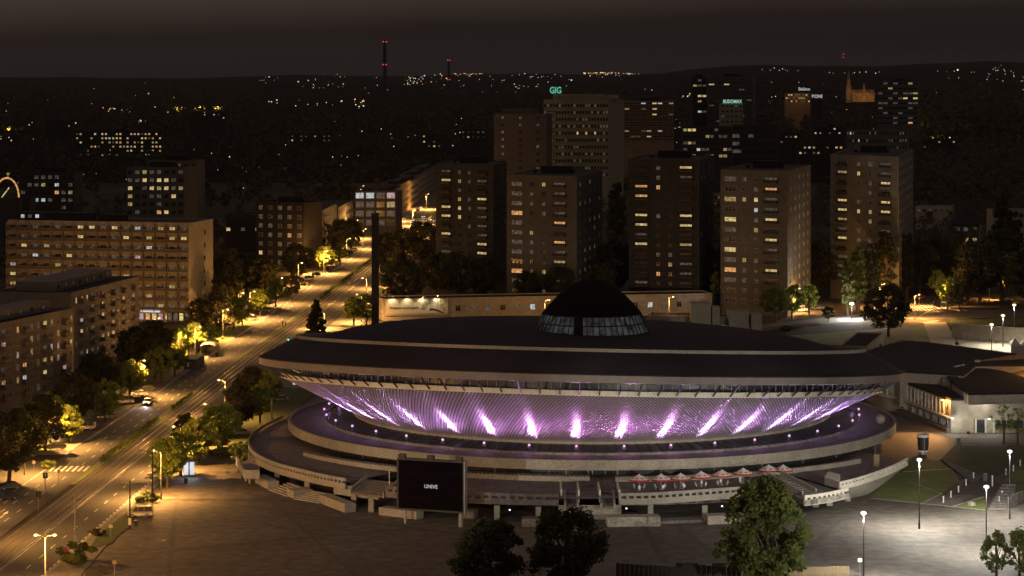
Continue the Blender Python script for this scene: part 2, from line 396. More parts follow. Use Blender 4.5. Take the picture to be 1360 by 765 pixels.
# garden steps: each tread its own part
st = thing('garden_steps', 'broad grey garden steps running down between the two lawns right of the arena', 'steps', P(1280, 625))
a0, a1, c0, c1 = P(1250, 612), P(1262, 622), P(1308, 634), P(1290, 641)
for i in range(16):
    f0, f1 = i/16, (i+.82)/16
    q = [a0.lerp(c0, f0), a1.lerp(c1, f0), a1.lerp(c1, f1), a0.lerp(c0, f1)]
    b = MB(); b.prism([(p.x-st.location.x, p.y-st.location.y) for p in q], 0, .12+.02*(16-i)); b.build('step', 'concrete_dark', st)
st = thing('garden_steps', 'grey steps climbing beside the lower right lamp post', 'steps', P(1325, 668))
for i in range(9):
    p = P(1312+i*2.2, 676-i*3.2); q = P(1340+i*1.1, 676-i*3.2)
    b = MB(); b.box(((p.x+q.x)/2-st.location.x, p.y-st.location.y, .08+.06*i), (q.x-p.x, 1.2, .16+.12*i)); b.build('step', 'concrete_dark', st)

b = MB(); g_ = random.Random(2)
for k in range(15):
    y = 352+k*9.3; b.strip([(-60+.9*k, y+g_.uniform(-.5, .5)), (40, y+2.5)], .09, -.01, .0035)
for k in range(24):
    x = -66+k*9.3; b.strip([(x, 345), (x+5, 468)], .09, -.01, .0038)
b.build('plaza_joints', 'plaza_strip', kind='structure')
# ------------------------------------------------------------------ the arena
C = Vector((17.0, 550.0, 0))
AR = thing('arena', 'huge saucer shaped arena lit purple, dark sloping roof with a black dome', 'arena', C)
XO = -2.3
tilt = lambda x, y: -.0235*x-.08*y
N = 216
def ring(name, prof, m, t=True, n=N, **k):
    b = MB(); b.lathe(prof, n, 0, (XO if t else 0, 0), zf=tilt if t else None)
    o = b.build(name, m, AR, **k)
    for p in o.data.polygons: p.use_smooth = False
    return o
ring('outer_roof', [(68.6, 18.3), (64.6, 20.5), (60.7, 22.4)], 'roof_black')
ring('roof_parapet', [(60.9, 22.3), (60.9, 22.95), (60.3, 22.95), (60.3, 22.2)], 'concrete')
b = MB(); nr, na = 22, N
for j in range(nr+1):
    r = 60.3*(1-j/nr)+.01
    for k in range(na):
        a = 2*PI*k/na; x, y = r*math.cos(a), r*math.sin(a)
        zr = 22.3+tilt(60.3*math.cos(a), 60.3*math.sin(a)); zp = 25.5-2.6*(r/57)**2-.026*x
        w = ss(60.3, 50, r); b.v.append((x+XO, y, zr*(1-w)+zp*w))
for j in range(nr):
    for k in range(na): b.f.append((j*na+k, j*na+(k+1) % na, (j+1)*na+(k+1) % na, (j+1)*na+k)); b.m.append(0)
b.build('inner_roof', 'roof_black', AR)
ring('rim_fascia', [(68.7, 18.34), (68.72, 16.75), (68.2, 16.6)], 'rim')
ring('rim_edge', [(68.5, 18.3), (68.85, 18.36), (68.85, 18.1), (68.5, 18.1)], 'roof_dark')
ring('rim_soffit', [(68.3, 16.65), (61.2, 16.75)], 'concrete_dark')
ring('gallery_glazing', [(61.6, 16.8), (61.6, 14.9)], 'dark_glass')
def up(r, a, z): x, y = r*math.cos(a), r*math.sin(a); return Vector((x+XO, y, z+tilt(x, y)))
NS = 108
for k in range(NS):
    a0, a1 = 2*PI*k/NS, 2*PI*(k+.985)/NS; am = 2*PI*(k+.5)/NS
    b = MB()
    for rr in ((64.15, 62.2),):
        p = [up(rr[0], a, z) for z in (14.0, 15.0) for a in (a0, a1)]; q = [up(rr[1], a, z) for z in (14.0, 15.0) for a in (a0, a1)]
        b.face([p[0], p[1], p[3], p[2]]); b.face([p[2], p[3], q[3], q[2]]); b.face([p[0], q[0], q[1], p[1]]); b.face([p[0], p[2], q[2], q[0]]); b.face([p[1], q[1], q[3], p[3]])
    b.build('ledge_panel', 'ledge', AR)
    b = MB(); b.tube(up(64.45, am, 14.3), up(68.0, am, 16.75), .17, .17, 4); b.build('strut', 'metal_dark', AR)
    for q in (0, .5):
        a = 2*PI*(k+q)/NS
        b = MB(); b.tube(up(61.75, a, 14.95), up(61.75, a, 16.75), .05, .05, 4, cap=False); b.build('gallery_mullion', 'metal_grey', AR)
# the bowl and its cladding of small faceted shingles
def bowl(a, t, off=0.):
    r = 50.2+13.4*t; x, y = r*math.cos(a), r*math.sin(a)
    z = 8.5*(1-t)+t*(14.0+tilt(x, y))
    if off:
        dz = (14.0+tilt(63.6*math.cos(a), 63.6*math.sin(a)))-8.5; L = math.hypot(13.4, dz)
        nx, nzz = dz/L, -13.4/L
        x += off*nx*math.cos(a); y += off*nx*math.sin(a); z += off*nzz
    return (x+XO*t, y, z)
b = MB()
for t in (0, .5, 1.0):
    for k in range(N): b.v.append(bowl(2*PI*k/N, t, -.06))
for j in range(2):
    for k in range(N): b.f.append((j*N+k, j*N+(k+1) % N, (j+1)*N+(k+1) % N, (j+1)*N+k)); b.m.append(0)
b.build('bowl_wall', 'bowl_back', AR)
b = MB(); NC, NR = 500, 36
for j in range(NR):
    for i in range(NC):
        a = 2*PI*(i+.5*(j % 2))/NC; d = .80*PI/NC; t = (j+.5)/NR; h = .78/NR; k = len(b.v)
        b.v += [bowl(a-d, t), bowl(a, max(0, t-h)), bowl(a+d, t), bowl(a, min(1, t+h)), bowl(a, t-h*.25, .16)]
        b.f += [(k, k+1, k+4), (k+1, k+2, k+4), (k+2, k+3, k+4), (k+3, k, k+4)]; b.m += [0]*4
b.build('shingle_cladding', 'shingle', AR, kind='stuff', label='silvery faceted shingles covering the bowl, washed by purple floodlights')
ring('bowl_plinth', [(50.6, 8.75), (51.0, 8.5), (51.0, 7.95)], 'concrete', False)
ring('skylight_band', [(51.0, 8.05), (57.0, 7.15)], 'dark_glass', False)
ring('skylight_kerb', [(57.0, 7.1), (57.0, 7.35), (57.5, 7.35), (57.5, 6.8)], 'deck', False)
ring('upper_deck', [(57.5, 6.85), (64.2, 6.7)], 'deck', False)
ring('deck_kerb', [(64.15, 6.7), (64.15, 7.05), (64.72, 7.05)], 'concrete', False)
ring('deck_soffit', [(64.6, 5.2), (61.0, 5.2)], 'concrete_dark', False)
ring('lobby_glazing', [(61.5, 5.2), (61.5, 0)], 'dark_glass', False)
for k in range(156):
    a = 2*PI*(k+.5)/156
    b = MB(); b.tube((51.2*math.cos(a), 51.2*math.sin(a), 8.12), (56.9*math.cos(a), 56.9*math.sin(a), 7.25), .07, .07, 4); b.build('skylight_mullion', 'metal_dark', AR)
NF = 72
for k in range(NF):
    b = MB(); b.lathe([(64.1, 7.03), (64.78, 7.03), (64.78, 5.1), (64.1, 5.1)], 3, 0, a0=2*PI*k/NF, a1=2*PI*(k+.996)/NF); b.build('deck_fascia_panel', 'concrete', AR)
for k in range(144):
    a = 2*PI*(k+.3)/144; b = MB(); w = .14 if k % 4 else .3
    b.box((61.62*math.cos(a), 61.62*math.sin(a), 2.6), (w, w, 5.2), rz=a); b.build('lobby_mullion', 'metal_dark' if k % 4 else 'concrete_dark', AR)
# floodlights washing the bowl
FL = []
NFL = 39
for k in range(NFL):
    a = -PI/2+2*PI*(k+.5)/NFL; c, s = math.cos(a), math.sin(a)
    fx = MB(); r = 57.0
    fx.box((r*c, r*s, 8.15), (.45, .8, .45), rz=a); fx.tube((r*c, r*s, 7.2), (r*c, r*s, 8.1), .08)
    o = fx.build('floodlight', 'metal_dark', AR)
    g = MB(); n_ = 8
    g.lathe([(.02, .25), (.19, .17), (.25, 0), (.19, -.17), (.02, -.25)], n_, 0); g.build('flood_lens', 'lamp_purple', AR, ((r+.2)*c, (r+.2)*s, 8.6))
    side = abs(math.sin(a+PI/2))              # the side floods burn bluer and weaker
    front = max(0, -s); col = (.88-.24*side, .29+.10*side, .86+.14*side)
    pw = .55+.45*front**2; q = ((r-.55)*c, (r-.55)*s, 8.75)
    light('flood_wash', 'SPOT', q, 2000*pw, col, AR, .12, aim=((r-.9)*c, (r-.9)*s, 12.0), cone=165, blend=.5)
    light('flood_spill', 'POINT', ((r+.9)*c, (r+.9)*s, 8.9), 90*pw, col, AR, .15)
    fb = light('flood_fan', 'SPOT', q, 17000*pw, (col[0]+.05, col[1]+.1, 1), AR, .1, aim=((r-1.6)*c, (r-1.6)*s, 12.0), cone=150, blend=.55); fb.scale = (.085, 1, 1)
    fb = light('flood_beam', 'SPOT', q, 19000*(.12+.88*front**5), (col[0]+.1, col[1]+.25, 1), AR, .1, aim=bowl(a, .24), cone=62, blend=1.0); fb.scale = (.34, 1, 1)
# dome
dx, dy = (784-785)*550/F+.3, 0
z0 = 25.2
b = MB(); b.lathe([(12.6, z0-1.2), (12.4, z0), (12.1, z0)], 40, 0, (dx, dy)); b.build('dome_base', 'roof_dark', AR)
ND = 56
for k in range(ND):
    a0, a1 = 2*PI*k/ND, 2*PI*(k+.9)/ND
    def dp(r, a, z): return (dx+r*math.cos(a), dy+r*math.sin(a), z)
    for f0, f1 in ((0, .46), (.52, 1)):
        b = MB(); rr_ = lambda f: 12.2-1.75*f
        b.face([dp(rr_(f0), a0, z0+3.85*f0), dp(rr_(f0), a1, z0+3.85*f0), dp(rr_(f1), a1, z0+3.85*f1), dp(rr_(f1), a0, z0+3.85*f1)]); b.build('dome_pane', 'dome_glass_glow', AR)
    b = MB(); a = 2*PI*(k-.05)/ND; b.tube(dp(12.3, a, z0), dp(10.55, a, z0+3.9), .13, .13, 4); b.build('dome_mullion', 'metal_dark', AR)
b = MB(); b.lathe([(12.0, z0+.02), (10.2, z0+3.9)], 40, 0, (dx, dy)); b.build('dome_core', 'roof_dark', AR)
b = MB(); b.lathe([(10.75, z0+3.7), (10.5, z0+4.05), (8.8, z0+6.0), (7.0, z0+7.8), (5.2, z0+9.2), (3.6, z0+10.2), (2.0, z0+10.8), (.01, z0+11.0)], 48, 0, (dx, dy)); b.build('dome_cap', 'dome_black', AR)
b = MB(); b.box((dx-3.2, dy-12.2, z0+1.9), (1.9, 1.2, 4.2)); b.build('dome_hatch', 'roof_dark', AR)
# ---- terraces
def rel(l, z): return [(p.x-C.x, p.y-C.y) for p in poly_px(l, z)]
ZT, ZD, ZB = 4.6, 3.7, 2.5
def arc(r, a0, a1, n=24): return [(r*math.cos(math.radians(a0+(a1-a0)*i/n)), r*math.sin(math.radians(a0+(a1-a0)*i/n))) for i in range(n+1)]
def resample(pts, d):
    pts = [Vector(p[:2]) for p in pts]; out = [pts[0].copy()]; acc = 0
    for a, c in zip(pts[:-1], pts[1:]):
        L = (c-a).length; u = (c-a)/L if L else Vector((0, 0)); s_ = d-acc
        while s_ <= L: out.append(a+u*s_); s_ += d
        acc = (acc+L) % d if L else acc
    return out
def slotted(name, pts, z0, z1, th, m='concrete', pitch=.95, lo=.52, hi=.74, solid=.36):
    """parapet with a row of real openings; pts run left to right seen from outside"""
    zz0, zz1 = z0+(z1-z0)*lo, z0+(z1-z0)*hi
    b = MB(); b.strip(pts, th, z0, zz0); b.strip(pts, th, zz1, z1)
    q = resample(pts, pitch)
    for i in range(len(q)-1):
        a, c = q[i], q[i].lerp(q[i+1], solid); b.strip([a, c], th, zz0, zz1)
    return b.build(name, m, AR)
def smooth(l, n=4):
    pts = [Vector(p) for p in l]; o = []
    for i in range(len(pts)-1):
        p0, p1, p2, p3 = pts[max(i-1, 0)], pts[i], pts[i+1], pts[min(i+2, len(pts)-1)]
        for k in range(n):
            t = k/n; o.append(.5*((2*p1)+(-p0+p2)*t+(2*p0-5*p1+4*p2-p3)*t*t+(-p0+3*p1-3*p2+p3)*t**3))
    o.append(pts[-1]); return [(p.x, p.y) for p in o]
LT = smooth(rel([(374, 552), (352, 562), (336, 573), (329, 585), (333, 596), (345, 605), (366, 614), (396, 622), (430, 630), (458, 635)], ZT))
CL = smooth(rel([(512, 645), (560, 650), (620, 653), (680, 655), (742, 656)], ZT))
CR = smooth(rel([(822, 655), (870, 654), (930, 650), (985, 646), (1030, 641)], ZT))
def deckpoly(outer, name='terrace_floor'):
    a0 = math.degrees(math.atan2(outer[0][1], outer[0][0])); a1 = math.degrees(math.atan2(outer[-1][1], outer[-1][0]))
    if a0 > 0: a0 -= 360
    inner = arc(61.7, a0, a1, 20)
    b = MB(); n = len(outer)
    sc = [outer[min(n-1, round(i*(n-1)/20))] for i in range(21)]
    for i in range(20): b.face([(*inner[i], ZD), (*inner[i+1], ZD), (*sc[i+1], ZD), (*sc[i], ZD)])
    for i in range(20): b.face([(*inner[i], ZB+.1), (*inner[i+1], ZB+.1), (*sc[i+1], ZB+.1), (*sc[i], ZB+.1)])
    b.build(name, 'deck', AR)
for o_ in (LT, CL, CR): deckpoly(o_)
deckpoly(smooth(rel([(742, 656), (782, 656), (822, 655)], ZT)))
slotted('terrace_parapet', LT, ZB, ZT, .35, pitch=1.1)
slotted('terrace_parapet', CL, ZB, ZT, .35, pitch=1.6, m='concrete_dark')
slotted('terrace_parapet', CR, ZB, ZT, .35, pitch=1.35)
# inner low wall in front of the lobby glazing
b = MB(); b.strip(arc(69.5, 212, 268, 40), .9, 3.7, 4.75); b.build('planter_wall', 'concrete', AR)
b = MB(); b.strip(arc(69.5, 272, 318, 40), .9, 3.7, 4.6); b.build('planter_wall', 'concrete', AR)
b = MB()
for p in resample(arc(70.6, 214, 268, 60), .8): b.box((p.x, p.y, 4.95), (.35, .35, .3))
b.strip(arc(70.5, 214, 268, 60), .12, 5.1, 5.18); b.build('planter_railing', 'metal_dark', AR)
# terrace columns
for x, y in ((368, 640), (408, 655), (864, 686), (936, 690), (984, 684), (470, 672), (493, 680), (660, 690), (715, 692)):
    p = P(x, y)-C; b = MB(); b.prism([(p.x-.45, p.y-.35), (p.x+.45, p.y-.35), (p.x+.55, p.y+.4), (p.x-.55, p.y+.4)], 0, ZB+.05); b.build('terrace_column', 'concrete', AR)
# lower recessed wall and ground floor behind the columns
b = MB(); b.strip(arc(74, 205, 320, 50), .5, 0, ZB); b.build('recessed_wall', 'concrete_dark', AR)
for k in range(20):
    a = math.radians(262+k*2.6); b = MB(); b.box((74.2*math.cos(a), 74.2*math.sin(a), 1.2), (.2, 1.6, 1.9), rz=a); b.build('ground_floor_window', 'dark_glass', AR)
for i, (x, y) in enumerate(((832, 676), (959, 673), (677, 678))):
    p = P(x, y, 1.2)-C; b = MB(); b.box((p.x, p.y, 1.3), (.3, .2, .2)); b.build('wall_light', 'lamp_white', AR)
# left landing box, sloping blocks and outside stairs
q = rel([(315, 606), (326, 624), (345, 624), (345, 606), (330, 602)], 3.6)
b = MB(); b.strip(q[:3], -.3, 2.0, 3.6); b.prism(q, 1.9, 2.2); b.build('stair_landing', 'concrete', AR)
for x, y in ((319, 640), (324, 643)):
    p = P(x, y)-C; b = MB(); b.box((p.x+1, p.y+1, 1), (.4, .4, 2.)); b.build('terrace_column', 'concrete', AR)
def block(l, h, m='concrete', name='ramp_block', z0=0, d=2.2):
    a, c = (P(*l[0])-C, P(*l[1])-C); u = (c-a).normalized(); n_ = Vector((-u.y, u.x, 0))
    b = MB(); b.prism([(a.x, a.y), (c.x, c.y), (c.x+n_.x*d, c.y+n_.y*d), (a.x+n_.x*d, a.y+n_.y*d)], z0, z0+h); return b.build(name, m, AR)
block(((339, 641), (356, 650)), 1.5); block(((381, 659), (390, 662)), 1.4, d=4); block(((424, 668), (458, 681)), 1.6)
block(((443, 664), (503, 672)), 1.9, z0=1.1, d=6, m='concrete', name='stair_podium')
block(((503, 684), (553, 690)), 1.4, m='concrete'); block(((612, 688), (630, 689)), 1.5, m='concrete_dark')
for l0, l1 in (((357, 651), (381, 660)), ((390, 663), (424, 669))):
    for i in range(6):
        a = P(*l0)-C; c = P(*l1)-C; u = (c-a).normalized(); n_ = Vector((-u.y, u.x, 0))
        a2, c2 = a+n_*(.75*i), c+n_*(.75*i)
        b = MB(); b.prism([(a2.x, a2.y), (c2.x, c2.y), (c2.x+n_.x*.7, c2.y+n_.y*.7), (a2.x+n_.x*.7, a2.y+n_.y*.7)], 0, .2*(i+1)); b.build('outside_step', 'concrete', AR)
# stair flight at the end of the left terrace
def flight(c0, c1, d, z0, z1, n, m='concrete', w_=.35):
    """steps from edge c0-c1 (bottom) rising over the run d to z1, with side walls"""
    a, c = Vector(c0), Vector(c1); dv = Vector(d)
    for i in range(n):
        f, g = i/n, (i+1)/n; p = [a+dv*f, c+dv*f, c+dv*g, a+dv*g]
        b = MB(); b.prism([(v.x, v.y) for v in p], z0-.3, z0+(z1-z0)*g); b.build('stair_tread', m, AR)
    u = (c-a).normalized()*w_
    for e, s_ in ((a, -1), (c, 1)):
        b = MB(); b.v = []
        q = [e, e+u*s_, e+u*s_+dv, e+dv]; k = 0
        zs = (z0+.7, z0+.7, z1+.8, z1+.8)
        b.v = [(v.x, v.y, z0-.3) for v in q]+[(v.x, v.y, z) for v, z in zip(q, zs)]
        b.f = [(0,3,2,1),(4,5,6,7),(0,1,5,4),(1,2,6,5),(2,3,7,6),(3,0,4,7)]; b.m = [0]*6
        b.build('stair_side_wall', 'concrete', AR)
a = P(466, 652, 2.9)-C; c = P(508, 657, 2.9)-C
flight(a.xy, c.xy, (2.5, 9), 2.6, ZD, 10, 'concrete_dark')
p = P(479, 655, 2.8)-C
# central stair block
a = P(752, 673, 2.6)-C; c = P(766, 673, 2.6)-C; flight(a.xy, c.xy, (0, 8), 2.5, ZD, 8, 'concrete_dark')
a = P(800, 673, 2.6)-C; c = P(815, 673, 2.6)-C; flight(a.xy, c.xy, (0, 8), 2.5, ZD, 8, 'concrete_dark')
block(((768, 672), (798, 672)), 3.9, m='concrete_dark', name='stair_core', d=9)
block(((742, 690), (825, 690)), 2.6, m='concrete', name='stair_podium', d=6.5)
for x in (746, 769, 797, 823):
    p = P(x, 688, 0)-C; b = MB(); b.box((p.x, p.y+6, 3.6), (.3, 9.5, 2.6)); b.build('stair_side_wall', 'ledge', AR)
p = P(785, 640, 4.5)-C
for x, w_ in ((761, 28), (819, 28)):
    q = PY(x, 640, 489)-C; b = MB(); b.box((q.x, q.y, 3.4+1.4), (w_*.14, .5, 2.9)); b.build('entrance_portal', 'frame_dark', AR)
for x in (752, 781, 787, 820):
    q = PY(x, 640, 488.4)-C; b = MB(); b.box((q.x, q.y, 4.6), (.22, .3, 3.)); b.build('entrance_post', 'metal_grey', AR)
block(((807, 700), (877, 699)), 1.7, 'granite', 'granite_wall', d=3)
block(((877, 696), (938, 694)), .55, 'concrete_dark', 'granite_wall', d=3)
block(((940, 697), (985, 695)), 1.5, 'concrete', 'granite_wall', d=3)
block(((693, 700), (742, 700)), 1.4, 'concrete_dark', 'granite_wall', d=3)
# right stairs and the boat shaped end of the terrace
RB = smooth(rel([(1069, 658), (1086, 656), (1104, 653), (1127, 648)], ZT-.3))
slotted('terrace_parapet', RB, ZB-.1, ZT-.3, .35, 'ledge', 1.3, solid=.45)
RP = smooth(rel([(1116, 640), (1140, 634), (1165, 626), (1188, 617), (1206, 608)], ZT+.5), 6)
slotted('terrace_parapet', RP, ZD-.1, ZT+.5, .35, 'ledge', 1.3, solid=.4)
b = MB(); ins = smooth(rel([(1122, 663), (1150, 657), (1170, 645), (1190, 629), (1206, 613)], 0), 6)
m_ = len(RP)
for i in range(m_-1): b.face([(*ins[i], 0), (*ins[i+1], 0), (*RP[i+1], ZD-.1), (*RP[i], ZD-.1)])
b.build('battered_wall', 'ledge', AR)
b = MB(); back = arc(61.7, 302, 331, m_-1)
for i in range(m_-1): b.face([(*RP[i], ZD), (*RP[i+1], ZD), (*back[i+1], ZD), (*back[i], ZD)])
b.build('terrace_floor', 'deck', AR)
b = MB()
pl = list(RB)+[RP[0], back[0], arc(61.7, 296, 296.1, 1)[0]]
b.prism(pl, ZB, ZD-.25); b.build('terrace_floor', 'deck', AR)
b = MB(); tl = rel([(1080, 671), (1128, 662)], 0); b.strip([tl[0], tl[1]], 1.2, 0, ZB); b.build('recessed_wall', 'concrete_dark', AR)
for x, y in ((1084, 674), (1102, 672), (1126, 666)):
    p = P(x, y)-C; b = MB(); b.box((p.x, p.y+.8, 1.25), (1.1, 1.2, 2.5)); b.build('terrace_column', 'concrete', AR)
a = P(1067, 655, ZD)-C; c = P(1083, 652, ZD)-C; flight(a.xy, c.xy, (-5.5, 9), ZD-.3, ZD+1.6, 10, 'concrete_dark')
q = rel([(1095, 634), (1116, 640), (1116, 630), (1100, 626)], ZT+.5); b = MB(); b.prism(q, ZD, ZT+.5); b.build('planter_box', 'ledge', AR)
b = MB(); q = rel([(1163, 620), (1170, 618)], 4); b.box((q[0][0]+.4, q[0][1]+2, 4.9), (1.1, .9, 2.6)); b.build('lit_pillar', 'wall_orange', AR)
# left service ramp wall and rail
b = MB(); b.strip(smooth(rel([(329, 592), (331, 603), (343, 608)], 3.8)), .3, 0, 3.6); b.build('ramp_wall', 'concrete_dark', AR)

# ---- parasols (things) on the terrace
def parasol_proto():
    t = thing('parasol', '', 'parasol')
    b = MB(); b.tube((0, 0, 0), (0, 0, 2.55), .05); b.box((0, 0, .06), (.7, .7, .12)); b.build('pole', 'metal_grey', t)
    b = MB(); n = 8
    for k in range(n):
        a0, a1 = 2*PI*k/n, 2*PI*(k+1)/n
        b.face([(1.95*math.cos(a0), 1.95*math.sin(a0), 1.95), (1.95*math.cos(a1), 1.95*math.sin(a1), 1.95), (.35*math.cos(a1), .35*math.sin(a1), 2.7), (.35*math.cos(a0), .35*math.sin(a0), 2.7)], 0)
        b.face([(.4*math.cos(a0), .4*math.sin(a0), 2.68), (.4*math.cos(a1), .4*math.sin(a1), 2.68), (0, 0, 2.95)], 0)
    b.build('canopy', ['white_cloth'], t)
    for k in range(n):
        a0, a1 = 2*PI*k/n, 2*PI*(k+1)/n; b = MB()
        P0 = [(1.96*math.cos(a), 1.96*math.sin(a), z) for z in (1.70, 1.99) for a in (a0, a1)]; b.face([P0[0], P0[1], P0[3], P0[2]])
        am = (a0+a1)/2; e = [(r*math.cos(a), r*math.sin(a), z+.02) for r, a, z in ((1.5, am-.22, 2.15), (1.5, am+.22, 2.15), (1.05, am, 2.38))]; b.face(e)
        b.build('valance', 'red_cloth', t)
    for k in range(3):
        a = 2*PI*k/3+.5; b = MB(); b.box((.95*math.cos(a), .95*math.sin(a), .42), (.4, .4, .06)); b.box((1.13*math.cos(a), 1.13*math.sin(a), .7), (.06, .4, .5), rz=a); b.tube((.95*math.cos(a), .95*math.sin(a), 0), (.95*math.cos(a), .95*math.sin(a), .4), .04); b.build('chair', 'white_metal', t)
    return t
pp = parasol_proto()
PL = ['leftmost red and white parasol on the arena terrace', 'second parasol from the left on the arena terrace, red valance', 'third parasol from the left, red and white, above the terrace parapet',
      'fourth parasol from the left, middle of the terrace row', 'fifth parasol from the left, just before the big tree', 'red and white parasol half hidden by the top of the big tree', 'single parasol by the right stair, right of the big tree', 'parasol behind the tree top, next to the right stair parasol']
for i, (x, y) in enumerate(((849, 655), (878, 654.5), (904, 653.5), (931, 651), (959, 649), (987, 646.5), (1040, 642), (1021, 642))):
    loc = P(x, y-4.5, ZD)
    if i: copy_thing(pp, loc, .3*i, PL[i], 'red and white parasols on the terrace')
    else: pp.location = loc; tag(pp, PL[0], 'parasol', 'red and white parasols on the terrace')
# ---- the big dark screen on two posts
p0, p1 = P(527, 608, 11.7), P(617, 613, 11.7); a = math.atan2(p1.y-p0.y, p1.x-p0.x); L = (p1-p0).length
sc = thing('video_screen', 'large black outdoor video screen on two posts in front of the arena', 'screen', ((p0.x+p1.x)/2, (p0.y+p1.y)/2, 0), a)
b = MB(); b.box((0, .5, 7.1), (L, 1.0, 9.2)); b.build('cabinet', 'metal_dark', sc)
mat('screen_face', (.006, .004, .006), .9, .2, .4, spec=0)
for i in range(6):
    for j in range(4):
        b = MB(); b.box((-L/2+.35+(i+.5)*(L-.7)/6, -.03, 2.8+(j+.5)*8.6/4), ((L-.7)/6-.02, .06, 8.6/4-.02)); b.build('screen_panel', 'screen_face', sc)
b = MB(); b.box((L/2+.06, .3, 7.1), (.18, 1.2, 9.3)); b.build('side_trim', 'metal_grey', sc)
for x in (-.39*L, .43*L): b = MB(); b.tube((x, .5, 0), (x, .5, 2.6), .42 if x > 0 else .25, None, 10); b.build('post', 'metal_grey', sc)
for x in (-.42, .0, .42):
    b = MB(); b.box((x*L, .1, 12.1), (1.2, .9, .7)); b.box((x*L, .5, 11.75), (.3, .3, .3)); b.build('projector', 'metal_dark', sc)
text('screen_text', 'UNIVE', .9, .01, 'screen_text', sc, (0.1, -.08, 6.9), off=.02)
# ------------------------------------------------------------------ buildings
_wc = {}
def win_mesh(w, h, n, fr):
    k = (round(w, 2), round(h, 2), n, fr)
    if k not in _wc:
        b = MB(); t = .1
        b.box((0, -.06, h/2-t/2), (w, .16, t)); b.box((0, -.08, -h/2+t/2), (w+.1, .2, t))
        for s_ in (-1, 1): b.box((s_*(w/2-t/2), -.06, 0), (t, .16, h-2*t))
        for i in range(1, n): b.box((-w/2+w*i/n, -.05, 0), (.07, .12, h-2*t))
        if h > 1.3 and w > 1.2: b.box((0, -.045, h*.18), (w-2*t, .08, .06))
        b.face([(-w/2+t, -.02, -h/2+t), (w/2-t, -.02, -h/2+t), (w/2-t, -.02, h/2-t), (-w/2+t, -.02, h/2-t)], 1)
        _wc[k] = b.mesh('window', [fr, 'glass'])
    return _wc[k]
def balc_mesh(w, m1, m2):
    k = ('b', round(w, 2), m1)
    if k not in _wc:
        b = MB(); b.box((0, -.6, 0), (w, 1.2, .16)); b.box((0, -1.17, .6), (w, .07, .85), 1)
        for s_ in (-1, 1): b.box((s_*(w/2-.04), -.6, .6), (.07, 1.1, .85), 1)
        b.box((0, -1.17, 1.06), (w+.06, .12, .06), 0)
        _wc[k] = b.mesh('balcony', [m1, m2])
    return _wc[k]
CODE = {'d': 'glass_dim_glow', 'Y': 'lit_Y', 'y': 'lit_y', 'O': 'lit_O', 'B': 'lit_B', 'P': 'lit_P', '.': None}
def face_windows(t, a, m, h, cols, rows, fh, top, lit=None, p=.12, dim=.35, fr='frame', bm=('balcony_dark', 'balcony_dark'), rr=None, base=None):
    """cols: (fraction along a->m, width, height, panes, balcony width or 0); rows counted from the top"""
    rr = rr or R; a = Vector(a); m = Vector(m); u = (m-a); u.z = 0; Lf = u.length; u.normalize(); rz = math.atan2(u.y, u.x); o = Vector((u.y, -u.x, 0)); O = t.location
    for r in range(rows):
        z = h-top-r*fh
        if z < 1.2: break
        for c, (f, w, hh, n, bw) in enumerate(cols):
            pt = a+u*(Lf*f)+o*.03; loc = (pt.x-O.x, pt.y-O.y, z)
            code = '.'
            if lit is not None and r < len(lit): code = lit[r][c] if c < len(lit[r]) else '.'
            if code == '.' or lit is None or r >= len(lit):
                if lit is None or r >= len(lit): code = rr.choice('YYYyyyOBdP') if rr.random() < p else '.'
                elif code == '.' and rr.random() < .07 and not bw: code = 'y'
            if code == '.' and rr.random() < dim: code = 'd'
            put('window', win_mesh(w, hh, n, fr), t, loc, rz, {1: CODE[code]} if CODE[code] else None)
            if bw: put('balcony', balc_mesh(bw, *bm), t, (loc[0], loc[1], z-hh/2-.25), rz)
def bld(label, L, Mp, Rp, h, wall, name='apartment_tower', cat='building', depth=14, z0=-.2, roofm='roof_dark', box=True, group=None, backdir=None, parap='same', band=None):
    a = P(*L, h) if not isinstance(L, Vector) else L; m = P(*Mp, h) if not isinstance(Mp, Vector) else Mp
    u = (m-a); u.z = 0; u.normalize(); n_ = Vector((-u.y, u.x, 0))
    r = m+n_*depth if Rp is None else (P(*Rp, h) if not isinstance(Rp, Vector) else Rp)
    if backdir is not None: r = m+Vector(backdir)
    q = [a, m, r, a+(r-m)]
    cx = sum(v.x for v in q)/4; cy = sum(v.y for v in q)/4
    t = thing(name, label, cat, (cx, cy, 0), 0, group)
    pl = [(v.x-cx, v.y-cy) for v in q]
    b = MB(); b.prism(pl, z0, h-.5); b.build('wall', wall, t)
    b = MB(); ins = [(x*.985, y*.975) for x, y in pl]; b.prism(ins, h-.5, h-.35); b.build('roof', roofm, t)
    b = MB(); pp_ = pl+[pl[0]]; b.strip([pp_[i] for i in range(5)], .35, h-.5, h+.02); b.build('parapet', wall if parap == 'same' else parap, t)
    if box:
        b = MB(); sx = abs(pl[1][0]-pl[0][0]); rz = math.atan2(u.y, u.x)
        b.box((sx*.02, 2, h+.9), (min(sx*.42, 14), 5, 2.6), rz=rz); b.box((sx*.25, 1.5, h+.3), (1.2, 1.2, 1.6), rz=rz); b.box((-sx*.3, 1, h+.1), (.9, .9, 1.4), rz=rz); b.build('roof_house', roofm, t)
        for k_ in range(3):
            b = MB(); x_ = sx*(-.35+.3*k_); b.tube((x_, 1, h), (x_, 1, h+1.8+k_*.5), .06); b.build('antenna', 'metal_dark', t)
    return t, a, m, r
